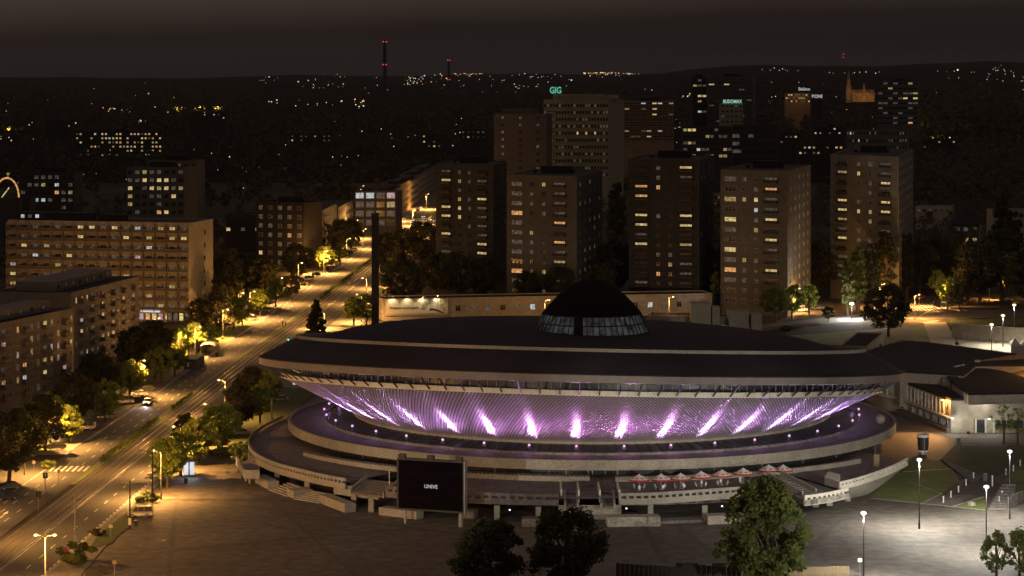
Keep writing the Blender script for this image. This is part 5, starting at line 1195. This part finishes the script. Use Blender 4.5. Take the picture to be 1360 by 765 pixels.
# tram poles, signals, signs
def pole(label, x, y, h, kind='tram_pole', arm=None, m='metal_grey', r=.16, cat='pole', group='tram line poles'):
    t = thing(kind, label, cat, tuple(P(x, y)), 0, group); b = MB(); b.tube((0, 0, 0), (0, 0, h), r, r*.7, 8); b.build('mast', m, t)
    if arm:
        b = MB(); b.tube((0, 0, h-1), (arm, 2, h-.8), .05); b.tube((0, 0, h-2), (arm*.8, 1.5, h-.85), .03); b.build('cantilever', m, t)
    b = MB(); b.box((0, -.05, 1.4), (.5, .3, 1.2)); b.build('control_box', 'white_metal', t); return t
pole('pale tram pole nearest the lower left bush', 100, 727, 9, arm=2.6); pole('dark tram pole in front of the car on the plaza edge', 172.5, 703, 8.6, m='metal_dark', arm=-2.5); pole('tram pole beside the advert pillar tree', 202.5, 668, 10.5, m='metal_dark', arm=-3)
pole('dark pole left of the bus stop kiosk', 250, 491, 8.5, m='metal_dark', group=None); pole('dark pole by the left parked cars', 126, 572, 8, m='metal_dark', group=None)
pole('pole with a round white sign at the left end of the ramp', 361, 570, 7.2, m='metal_grey', group=None)
for x, y, lab in ((60, 652, 'traffic light at the lower left crossing'), (51, 678, 'faint second traffic light left of the crossing')):
    t = thing('traffic_light', lab, 'traffic light', tuple(P(x, y))); b = MB(); b.tube((0, 0, 0), (0, 0, 3), .08); b.build('post', 'metal_grey', t); b = MB(); b.box((-.25, 0, 3), (.4, .35, 1.1)); b.box((.3, 0, 3), (.4, .35, 1.1)); b.build('signal_head', 'metal_dark', t)
t = thing('traffic_light', 'teal glowing signal at the left edge of the arena roof', 'traffic light', tuple(P(383, 470))); b = MB(); b.tube((0, 0, 0), (0, 0, 3.5), .08); b.build('post', 'metal_grey', t); b = MB(); b.box((0, 0, 3.9), (.4, .35, 1.1)); b.build('signal_head', 'metal_dark', t); b = MB(); b.lathe([(.01, .3), (.32, 0), (.01, -.3)], 8); b.build('signal_lens', 'lamp_teal', t, (0, -.3, 4.1))
for x, y, lab, col in ((87, 750, 'round no entry sign by the lower left bush', 'red_cloth'), (147, 716, 'thin white marker post on the verge', 'white_metal'), (45, 630, 'grey post left of the crossing', 'metal_grey'), (78, 642, 'small post on the crossing island', 'metal_grey'), (152, 765, 'grey sign post at the bottom left edge', 'wood'), (1274, 603, 'square black sign on the annex forecourt', 'metal_dark'), (1286, 588, 'dark lamp like post left of the annex door', 'metal_dark'), (1142, 762, 'small notice board fixed beside the plaza lamp', 'white_metal'), (1221, 405, 'road sign beside the zebra crossing', 'metal_grey')):
    t = thing('sign_post', lab, 'sign', tuple(P(x, y))); b = MB(); b.tube((0, 0, 0), (0, 0, 2.6), .05); b.build('post', 'metal_grey', t); b = MB(); b.tube((0, -.08, 2.4), (0, -.03, 2.4), .36, None, 12) if col in ('red_cloth', 'metal_grey') else b.box((0, -.06, 2.2), (.7, .06, .55)); b.build('plate', col, t)
# benches, bins, advert pillar, kiosks
t = thing('advert_pillar', 'brightly lit white poster cabinet under the belt trees', 'advert pillar', tuple(P(251, 634)), .25)
b = MB(); b.box((0, 0, .25), (2.2, .5, .5)); b.box((0, 0, 3.2), (2.2, .5, .25)); b.box((0, 0, 1.8), (.3, .5, 2.8)); b.build('frame', 'metal_dark', t)
for s_ in (-1, 1): b = MB(); b.box((s_*.6, -.03, 1.8), (.85, .4, 2.5)); b.build('poster', 'sign_white', t)
light('poster_light', 'POINT', (0, -2, 1.8), 300, (.8, .85, 1), t, .5)
for x, y, lab in ((73, 577, 'narrow lit poster cabinet among the left trees'), (413, 358, 'pale blue lit poster cabinet below the corner block'), (392, 513, 'lit white poster case behind the left edge of the bowl')):
    t = thing('advert_pillar', lab, 'advert pillar', tuple(P(x, y))); b = MB(); b.box((0, 0, 1.6), (1.5, .4, 3)); b.build('frame', 'metal_dark', t); b = MB(); b.box((0, -.22, 1.7), (1.2, .06, 2.5)); b.build('poster', 'sign_white', t)
t = thing('bus_shelter', 'arched roof bus shelter by the avenue', 'bus shelter', tuple(P(278, 470)), .05)
b = MB(); n = 8
for k in range(n):
    a0, a1 = PI*k/n, PI*(k+1)/n; b.face([(2.2*math.cos(a0), -7, 2.6+.9*math.sin(a0)), (2.2*math.cos(a1), -7, 2.6+.9*math.sin(a1)), (2.2*math.cos(a1), 9, 2.6+.9*math.sin(a1)), (2.2*math.cos(a0), 9, 2.6+.9*math.sin(a0))])
b.build('arched_roof', 'concrete_dark', t)
for yy in (-7, -1, 5, 9):
    for xx in (-2, 2): b = MB(); b.tube((xx, yy, 0), (xx, yy, 2.7), .07); b.build('post', 'metal_grey', t)
b = MB(); b.box((-2, 1, 1.3), (.06, 15, 2.2)); b.build('back_pane', 'dark_glass', t)
for x, y, w_, d_, h_, lab in ((269, 462, 4.2, 14, 2.8, 'beige flat kiosk right behind the bus stop'), (258, 487, 3.2, 14, 2.6, 'lower beige kiosk nearest the viewer at the bus stop')):
    t = thing('kiosk', lab, 'kiosk', tuple(P(x, y)), -.04); b = MB(); b.box((0, 0, h_/2), (w_, d_, h_)); b.build('wall', 'wall_grey', t); b = MB(); b.box((0, 0, h_+.1), (w_+.5, d_+.5, .2)); b.build('roof', 'concrete_dark', t); b = MB(); b.box((0, -d_/2-.02, 1.5), (w_*.7, .1, 1.4)); b.build('shutter', 'concrete_dark', t)
t = thing('cup_kiosk', 'dark cup shaped kiosk with pale rims on the orange lit square', 'kiosk', tuple(P(1226, 603)))
b = MB(); b.lathe([(.01, .6), (1.0, .6), (1.25, 3.6), (.01, 3.6)], 24); b.build('drum', 'metal_dark', t)
for r_, z in ((1.08, .55), (1.36, 3.65)): b = MB(); b.lathe([(.01, z-.05), (r_, z-.05), (r_, z+.5 if z > 2 else z+.3), (r_-.15, z+.5 if z > 2 else z+.3), (.01, z+.2)], 24); b.build('rim', 'white_metal', t)
b = MB(); b.lathe([(.9, 0), (.8, .55)], 16); b.tube((.1, -1.3, 0), (.1, -1.3, 5.0), .07); b.build('stem', 'metal_grey', t)
t = thing('radar_disc', 'pale round disc balloon lamp standing on the right part of the upper deck', 'ball lamp', tuple(P(1169, 563, 7.0)+Vector((0, 0, 0)))); b = MB(); b.lathe([(1.0*math.sin(PI*k/10)+.001, 1.0-1.0*math.cos(PI*k/10)) for k in range(11)], 20); b.build('globe', 'concrete', t)
# white posts with railings by the garden path
for i, (x, y) in enumerate(((1253, 668), (1263, 661), (1273, 654), (1283, 645), (1293, 636), (1318, 646), (1318, 640), (1327, 668), (1331, 660), (1336, 631), (1346, 626), (1355, 619))):
    lab = ['lowest white bollard light on the left garden railing', 'second bollard up the left garden railing', 'third bollard up the left garden railing', 'fourth bollard up the left garden railing', 'top bollard of the left garden railing', 'near bollard at the path crossing', 'far bollard at the path crossing', 'near bollard by the small steps', 'far bollard by the small steps', 'lowest post of the right garden railing', 'middle post of the right garden railing', 'top post of the right garden railing'][i]
    b = MB(); b.tube((0, 0, 0), (0, 0, 1.15), .13, None, 8); b.box((0, 0, 1.2), (.3, .3, .08)); b.build('bollard', 'white_metal', loc=tuple(P(x, y)), label=lab, cat='bollard')
for l, lab in ((((1249, 668), (1293, 634)), 'dark railing along the left garden path'), (((1326, 640), (1362, 612)), 'dark railing up the right garden path'), (((1352, 660), (1380, 644)), 'short railing at the right edge of the lawn')):
    t = thing('railing', lab, 'railing', tuple(P(*l[0]))); p, q = P(*l[0]), P(*l[1]); n = 9; b = MB()
    for k in range(n+1): v = p.lerp(q, k/n)-p; b.tube((v.x, v.y, 0), (v.x, v.y, 1.0), .04, None, 4)
    b.build('posts', 'metal_dark', t)
    for z in (.35, .7, 1.0): b = MB(); v = q-p; b.tube((0, 0, z), (v.x, v.y, z), .035, None, 4); b.build('rail', 'metal_dark', t)
t = thing('boulder', 'pale boulder on the small grass triangle', 'rock', tuple(P(1290, 671))); b = MB(); b.lathe([(.9, 0), (.85, .35), (.5, .65), (.01, .7)], 7); b.build('stone', 'concrete', t)
b = MB(); w0, w1 = P(1342, 676), P(1385, 655); b.strip([w0, w1], .5, 0, 2.2); b.build('ramp_wall', 'concrete_dark', label='dark sloping side wall of the steps at the right edge', cat='wall')
# fences and bins at the bottom edge
def fence(lab, l, h, m='wood', n=24):
    p, q = P(*l[0]), P(*l[1]); t = thing('wooden_fence', lab, 'fence', tuple(p)); v = q-p; rz = math.atan2(v.y, v.x); L_ = v.length
    b = MB(); b.box((L_/n*.5, 0, h/2), (L_/n*.9, .08, h)); me = b.mesh('board', [m])
    for k in range(n): put('board', me, t, (v.x*k/n, v.y*k/n, R.uniform(-.04, .04)), rz)
    b = MB()
    for z in (h*.25, h*.8): b.tube((0, .08, z), (v.x, v.y+.08, z), .06, None, 4)
    b.build('rail', m, t)
fence('pale board fence at the bottom edge right of the big tree', ((1038, 774), (1128, 772)), 2.4)
fence('dark board fence at the bottom edge left of the big tree', ((818, 766), (905, 772)), 2.2, 'wall_dim', 14)
fence('dark container wall at the bottom edge beneath the big tree', ((905, 772), (985, 778)), 2.8, 'wall_dim', 12)
def bin_(lab, x, y, w_, d_, h_, m):
    t = thing('container', lab, 'container', tuple(P(x, y))); b = MB(); b.box((0, 0, h_/2), (w_, d_, h_)); b.build('body', m, t); b = MB(); b.box((0, 0, h_+.06), (w_+.15, d_+.15, .12)); b.build('lid', 'metal_dark', t)
bin_('dark container behind the board fence, lower centre', 912, 757, 3.4, 2.2, 1.2, 'metal_dark'); bin_('small dark bin at the foot of the big tree', 955, 760, 2.2, 1.6, 1.5, 'metal_dark'); bin_('grey container beside the big tree trunk', 1030, 765, 3.2, 2.2, 1.3, 'metal_grey')
bin_('black litter bin on the plaza near the tram pole', 181, 690+9, .7, .7, 1.0, 'metal_dark'); bin_('black litter bin by the advert pillar', 247, 642, .6, .6, 1.0, 'metal_dark'); bin_('black litter bin on the annex forecourt', 1273, 590, .7, .7, 1.2, 'metal_dark'); bin_('litter bin near the bus stop kerb', 288, 474, .7, .7, 1.1, 'metal_dark'); bin_('black litter bin among the garden paths', 1308, 639, .8, .8, 1.5, 'metal_dark')
bin_('white case lying on the plaza', 215, 720, .9, .4, .15, 'white_metal')
t = thing('planter', 'dark planter with a spiky plant at the bottom edge of the plaza', 'planter', tuple(P(126, 764))); b = MB(); b.box((0, 0, .3), (2.6, 1.2, .6), rz=.5); b.box((1.2, .6, .55), (1.2, .9, .7), rz=.5); b.build('box', 'metal_dark', t)
# ------------------------------------------------------------------ cars
def car_mesh(van=False):
    L_, Wd = (4.4, 1.75); hw = Wd/2
    pr = [(-2.2, .35), (-2.2, .75), (-2.0, .88), (-1.25, .95), (2.0, .95), (2.2, .8), (2.2, .35)] if not van else [(-2.2, .35), (-2.2, .8), (-1.9, .95), (-1.4, 1.05), (2.15, 1.05), (2.25, .8), (2.25, .35)]
    b = MB(); i = 0; n = len(pr)
    for s_, k in ((-1, 1), (1, 1)):
        for x, z in pr: b.v.append((x, s_*hw*(1-.06*(z > .7)), z))
    b.f = [tuple(range(n))[::1], tuple(range(n, 2*n))[::-1]]+[(k, n+k, n+(k+1) % n, (k+1) % n) for k in range(n)]; b.m = [0]*len(b.f)
    rf = [(-1.2, .93), (-.45, 1.42), (1.25, 1.45), (1.95, .93)] if not van else [(-1.35, 1.03), (-.8, 1.85), (2.0, 1.9), (2.15, 1.03)]
    c = MB()
    for s_ in (-1, 1):
        for x, z in rf: c.v.append((x, s_*(hw*.93-(z > 1.2)*.16), z))
    c.f = [(0, 1, 2, 3), (7, 6, 5, 4), (0, 4, 5, 1), (2, 6, 7, 3)]; c.m = [0]*4
    r_ = MB(); (x1, z1), (x2, z2) = rf[1], rf[2]; y = hw*.93-.16; r_.v = [(x1, -y, z1+.02), (x2, -y, z2+.02), (x2, y, z2+.02), (x1, y, z1+.02)]; r_.f = [(0, 1, 2, 3)]; r_.m = [0]
    for xx in (-.35 if van else -.25, .75): r_.box((xx, -hw*.86, (z1+.95)/2), (.09, .1, z1-.9)); r_.box((xx, hw*.86, (z1+.95)/2), (.09, .1, z1-.9))
    return b.mesh('body', ['car_silver']), c.mesh('window_glass', ['dark_glass']), r_.mesh('roof', ['car_silver'])
CM = car_mesh(), car_mesh(True)
b = MB(); b.tube((0, -.1, 0), (0, .1, 0), .33, None, 12); WH = b.mesh('wheel', ['tyre']); b = MB(); b.tube((0, -.11, 0), (0, .11, 0), .2, None, 8); WR = b.mesh('rim', ['rim_alloy'])
b = MB(); b.box((0, 0, 0), (.06, .36, .16)); HL = b.mesh('headlight', ['metal_grey']); TLm = b.mesh('taillight', ['red_cloth'])
def car(lab, x, y, col, ang, van=False, on=None, grp=None, loc=None):
    t = thing('parked_car' if on is None else 'moving_car', lab, 'car', loc or tuple(P(x, y)), ang, grp)
    bm, cm, rm = CM[van]
    put('body', bm, t, slots={0: col}); put('window_glass', cm, t); put('roof', rm, t, slots={0: col})
    for sx in (-1.35, 1.35):
        for sy in (-.8, .8): w_ = put('wheel', WH, t, (sx, sy, .33)); put('rim', WR, w_)
    for sy in (-.62, .62):
        put('headlight', HL, t, (-2.2, sy, .68), slots={0: 'head_light'} if on else None); put('taillight', TLm, t, (2.2, sy, .75), slots={0: 'tail_light'} if on else None)
    if on: light('headlight_beam', 'SPOT', (-2.4, 0, .7), 1500, (.85, .9, 1), t, .2, aim=(-14, 0, 0), cone=60)
AV = math.atan2(1, .041)          # along the avenue; cars facing the viewer have their nose at -x
CARS = [(112, 571, 'car_silver', .2, True, 'silver estate car parked at the left kerb, clearly lit'), (93, 578, 'car_black', .3, False, 'dark hatchback parked left of the silver estate car'), (80, 588, 'car_silver', .5, True, 'light estate car parked in front of the dark hatchback'), (74, 596, 'car_black', .3, False, 'dark car nearest the verge in the left parking bay'),
 (166, 536, 'car_silver', .2, True, 'light car under the bright yellow tree'), (184, 526, 'car_silver', .3, False, 'silver car parked by the second avenue lamp'), (194, 519, 'car_black', .3, False, 'dark car parked behind the silver one by the second lamp'), (140, 556, 'car_black', .4, False, 'dark car in the shade left of the yellow tree'),
 (12, 650, 'car_black', .6, False, 'dark car at the left photo edge by the side street'), (8, 664, 'car_black', .6, False, 'second dark car at the left photo edge, nearer'),
 (186, 686, 'car_silver', .1, True, 'silver hatchback on the plaza edge behind the tram pole'), (210, 634, 'car_silver', .1, False, 'light car half hidden by the advert pillar tree'), (318, 578, 'car_silver', .2, False, 'light car parked in the shade beside the ramp'), (290, 592, 'car_red', .2, False, 'small red car among the belt trees'), (371, 533, 'car_silver', .2, False, 'light car under the left roof tip'), (333, 426, 'car_white', .1, True, 'white van by the side street beyond the bus stop'),
 (352, 414, 'car_black', .2, False, 'dark car left of the avenue behind the white van'), (357, 404, 'car_black', .2, False, 'dark car deeper in the side street'),
 (1064, 414, 'car_white', .6, True, 'white estate car in the parking lot behind the arena'), (1086, 411, 'car_silver', .4, False, 'silver car behind a bush in the rear parking lot'), (1181, 413, 'car_white', .5, False, 'white car on the rear road near the zebra crossing'), (1189, 407, 'car_black', .7, False, 'dark car close behind the white car on the rear road'),
 (1236, 398, 'car_black', .2, False, 'dark car parked under the rear road bend lamp'), (1225, 397, 'car_red', .2, False, 'reddish car parked at the far rear road'), (1255, 403, 'car_silver', 1.2, False, 'light car parked beneath the lit tree at the road bend')]
for x, y, c, a, v, lab in CARS: car(lab, x, y, c, a, v)
for i in range(11):
    Y = 925+i*24+R.uniform(-3, 3); car(['first', 'second', 'third', 'fourth', 'fifth', 'sixth', 'seventh', 'eighth', 'ninth', 'tenth', 'last'][i]+' car from the near end of the row parked on the left of the avenue', 0, 0, ['car_black', 'car_black', 'car_silver', 'car_white', 'car_black', 'car_black', 'car_silver', 'car_black', 'car_silver', 'car_black', 'car_silver'][i], AV-.9, i in (3, 6), None, 'cars parked slanted along the left of the avenue', (*av(-4.2, Y), .16))
for i in range(12):
    Y = 1360+i*24; car(['first', 'second', 'third', 'fourth', 'fifth', 'sixth', 'seventh', 'eighth', 'ninth', 'tenth', 'eleventh', 'last'][i]+' car from the near end of the row beneath the tenement houses', 0, 0, ['car_black', 'car_silver', 'car_black', 'car_blue'][i % 4], AV, False, None, 'cars parked beneath the tenement houses', (*av(-1.2, Y), .16))
for lab, t_, Y in (('car with bright headlights approaching on the near left carriageway', 2.0, 622), ('first car with headlights on where the avenue bends', 4.5, 1330), ('second car with headlights on where the avenue bends', 7.4, 1362), ('third car with headlights on where the avenue bends', 4.4, 1400), ('farthest car with headlights on up the avenue', 7.2, 1440)):
    car(lab, 0, 0, 'car_silver', AV, False, True, None, (*av(t_, Y), .02))
for lab, t_, Y in (('red tail lamps of the nearer departing car on the far avenue', 18.5, 1290), ('red tail lamps of the farther departing car on the far avenue', 21.6, 1330)):
    car(lab, 0, 0, 'car_black', AV, False, None, None, (*av(t_, Y), .02))
# ------------------------------------------------------------------ people
def person(lab, loc, cloth='cloth_dark', step=.22, rz=0.):
    t = thing('person', lab, 'person', loc, rz)
    V = [(0, 0, .92), (.09, 0, .88), (.12, step, .5), (.12, step*.6, .07), (.12, step*.6-.16, .04), (-.09, 0, .88), (-.12, -step*.6, .5), (-.12, -step, .07), (-.12, -step-.14, .04), (0, 0, 1.2), (0, 0, 1.42), (.19, 0, 1.40), (.25, -.1, 1.12), (.24, -.25, .90), (-.19, 0, 1.40), (-.25, .1, 1.12), (-.24, .12, .88), (0, 0, 1.52), (0, -.02, 1.64), (0, 0, 1.74)]
    E = [(0, 1), (1, 2), (2, 3), (3, 4), (0, 5), (5, 6), (6, 7), (7, 8), (0, 9), (9, 10), (10, 11), (11, 12), (12, 13), (10, 14), (14, 15), (15, 16), (10, 17), (17, 18), (18, 19)]
    rad = [.15, .10, .07, .05, .05, .10, .07, .05, .05, .14, .14, .07, .05, .035, .07, .05, .035, .055, .10, .08]
    me = bpy.data.meshes.new('body'); me.from_pydata(V, E, []); o = put('body', me, t); bpy.context.view_layer.objects.active = o
    s_ = o.modifiers.new('skin', 'SKIN'); sv = me.skin_vertices[0].data if me.skin_vertices else None
    if sv is None:
        return t
    for i, r_ in enumerate(rad): sv[i].radius = (r_, r_)
    sv[0].use_root = True; o.modifiers.new('sub', 'SUBSURF').levels = 1; o.modifiers['sub'].render_levels = 1
    me.materials.append(M[cloth])
    b = MB(); b.lathe([(.01, 1.56), (.085, 1.6), (.10, 1.68), (.07, 1.77), (.01, 1.79)], 10); b.build('hair', 'cloth_brown', t); return t
person('person in dark clothes crossing the tram tracks near the roof edge, left of two', tuple(P(375.5, 433)), 'cloth_dark', .2, 1.2); person('person in brown clothes crossing the tram tracks, right of two', tuple(P(379.5, 434)), 'cloth_brown', .15, 1.4)
person('person in dark clothes standing on the left terrace by the railing', tuple(P(356, 592, 3.7)), 'cloth_dark', .05)
# table group on the left terrace
t = thing('table', 'small table on the left terrace beside the standing person', 'table', tuple(P(366, 597, 3.7))); b = MB(); b.box((0, 0, .72), (1.2, .8, .06)); b.build('table_top', 'wood', t)
for x in (-.5, .5): b = MB(); b.box((x, 0, .35), (.08, .7, .7)); b.build('leg', 'metal_dark', t)
# low deck lamp post near the screen
lampx = P(517, 655, 3.0); t = thing('deck_lamp', 'thin pale lamp post left of the video screen', 'lamp', tuple(lampx)); b = MB(); b.tube((0, 0, 0), (0, 0, 4.2), .07); b.tube((0, 0, 4.2), (-.6, -.1, 4.25), .05); b.build('post', 'white_metal', t)
# ------------------------------------------------------------------ distant city lights
def city(name, label, pts, m, k=.62):
    b = MB()
    for x, y, s_ in pts:
        v = TP(x, y); r_ = k*s_*v.y/F; v.z += r_*1.5+2.5
        i = len(b.v); b.v += [(v.x+r_, v.y, v.z), (v.x-r_, v.y, v.z), (v.x, v.y+r_, v.z), (v.x, v.y-r_, v.z), (v.x, v.y, v.z+r_), (v.x, v.y, v.z-r_)]
        for f in ((0, 2, 4), (2, 1, 4), (1, 3, 4), (3, 0, 4), (2, 0, 5), (1, 2, 5), (3, 1, 5), (0, 3, 5)): b.f.append(tuple(i+q for q in f)); b.m.append(0)
    b.build(name, m, label=label, cat='lights', kind='stuff')
g = random.Random(12); wa = []; wh = []; re = []
def cl(x0, x1, y0, y1, n, mix=.6, s0=.5, s1=1.2):
    for _ in range(n):
        p = (g.uniform(x0, x1), g.uniform(y0, y1), g.uniform(s0, s1)*(g.random()**1.0*.8+.5)); (wa if g.random() < mix else wh).append(p)
cl(775, 842, 96, 101, 40, .85, .7, 1.3); cl(780, 850, 92, 105, 16, .6); cl(602, 640, 98, 101, 26, .8, .5, .9); cl(535, 562, 104, 115, 26, .5, .5, 1); cl(560, 600, 94, 112, 14, .5); cl(400, 460, 100, 120, 20, .5, .6, 1); cl(345, 400, 103, 114, 10, .4)
cl(500, 700, 98, 125, 34, .5, .4, .9); cl(695, 760, 98, 106, 12, .4, .5, .9); cl(680, 716, 112, 120, 10, .4); cl(905, 925, 126, 132, 9, .6, .8, 1.5); cl(1010, 1050, 92, 96, 8, .3); cl(1100, 1175, 97, 99.5, 11, .3, .6, 1); cl(1240, 1345, 95.5, 98, 10, .2, .6, 1); cl(1305, 1360, 88, 112, 22, .4, .6, 1)
cl(130, 185, 146, 152, 18, .75, .8, 1.6); cl(158, 200, 162, 173, 12, .6, .7, 1.2); cl(218, 292, 145, 153, 14, .8, .8, 1.7); cl(0, 16, 172, 192, 14, .6, .8, 1.5); cl(25, 60, 158, 190, 8, .3); cl(340, 460, 136, 146, 14, .6, .7, 1.4); cl(470, 485, 134, 146, 8, .9, .8, 1.6); cl(600, 642, 160, 190, 12, .6, .7, 1.2)
cl(380, 402, 174, 182, 6, .6); cl(405, 430, 194, 199, 9, .9, 1, 2); cl(510, 620, 180, 200, 12, .6, .5, 1); cl(880, 905, 160, 180, 8, .6); cl(1030, 1160, 145, 185, 24, .4, .6, 1.1); cl(1210, 1360, 135, 200, 26, .7, .6, 1.2); cl(1240, 1262, 180, 195, 9, .95, 1, 2); cl(835, 900, 165, 205, 14, .6, .6, 1.1); cl(990, 1110, 125, 140, 12, .4, .7, 1.2)
cl(0, 340, 200, 260, 12, .5, .4, .8); cl(285, 345, 225, 330, 10, .5, .5, .9); cl(700, 1360, 105, 130, 30, .4, .4, .8); cl(-10, 500, 108, 140, 22, .5, .4, .8)
cl(0, 560, 125, 215, 46, .75, .7, 1.5); cl(285, 480, 200, 250, 10, .7, .5, 1.1); cl(830, 960, 120, 200, 14, .6, .6, 1.2); cl(1030, 1360, 130, 270, 30, .65, .6, 1.3)
for x, y in ((817, 87), (817, 90), (1025, 112), (1060, 96), (448, 98)): re.append((x, y, 1.1))
wh.append((1272, 96, 2.2)); wh.append((368, 137, 2.0)); wh.append((759, 109, 1.6))
city('warm_city_lights', 'countless orange pinprick lights of the suburbs out to the horizon', wa, 'city_warm'); city('pale_city_lights', 'countless pale pinprick lights of the suburbs out to the horizon', wh, 'city_white'); city('red_city_lights', 'few red obstruction lamps on far masts', re, 'city_red')
# a few real lamps far out whose light falls on bushes and walls
for x, y, d in ((168, 149, 'far lamp of the lit hamlet on the left plain'), (235, 149, 'far lamp right of the left hamlet'), (264, 147, 'far lamp over a bright bush on the left plain'), (288, 147, 'far lamp at the right end of the left plain'), (415, 197, 'lamp inside yellow bushes above the corner block'), (480, 140, 'far lamp by the orange bush below the chimney'), (1250, 154, 'far lamp on the wooded slope at the right'), (1240, 191, 'far lamp in the yellow bushes at the right'), (974, 194, 'orange lamp before the wide workshop block'), (10, 178, 'far lamp at the left photo edge')):
    v = TP(x, y); h = 9; lamp('orange '+d, (v.x, v.y, v.z), h, power=6000, big=max(1.3, .55*v.y/F*1.6))
    cs = [(g.gauss(0, 7), g.gauss(6, 5), g.uniform(2, 9)) for _ in range(12)]
    o = put('bush', quad_mesh('bush', leaf_data(cs, [2.6]*12, 30, .7, int(x)), ['leaf_lamplit'])); o.location = v; tag(o, 'clump of bushes lit by the '+d.replace('far lamp', 'lamp'), 'bush')

# ------------------------------------------------------------------ thin night haze over the whole city
hm = bpy.data.materials.new('haze'); hm.use_nodes = True; hn = hm.node_tree.nodes; hn.clear()
ho = hn.new('ShaderNodeOutputMaterial'); hv = hn.new('ShaderNodeVolumePrincipled'); hv.inputs['Density'].default_value = 1.15e-5; hv.inputs['Color'].default_value = (.82, .80, .80, 1)
hm.node_tree.links.new(hv.outputs[0], ho.inputs['Volume']); M['haze'] = hm
b = MB(); b.box((0, 6150, 104), (26000, 18900, 212)); o = b.build('haze', 'haze', kind='stuff', label='thin night haze lying over the whole city', cat='haze')
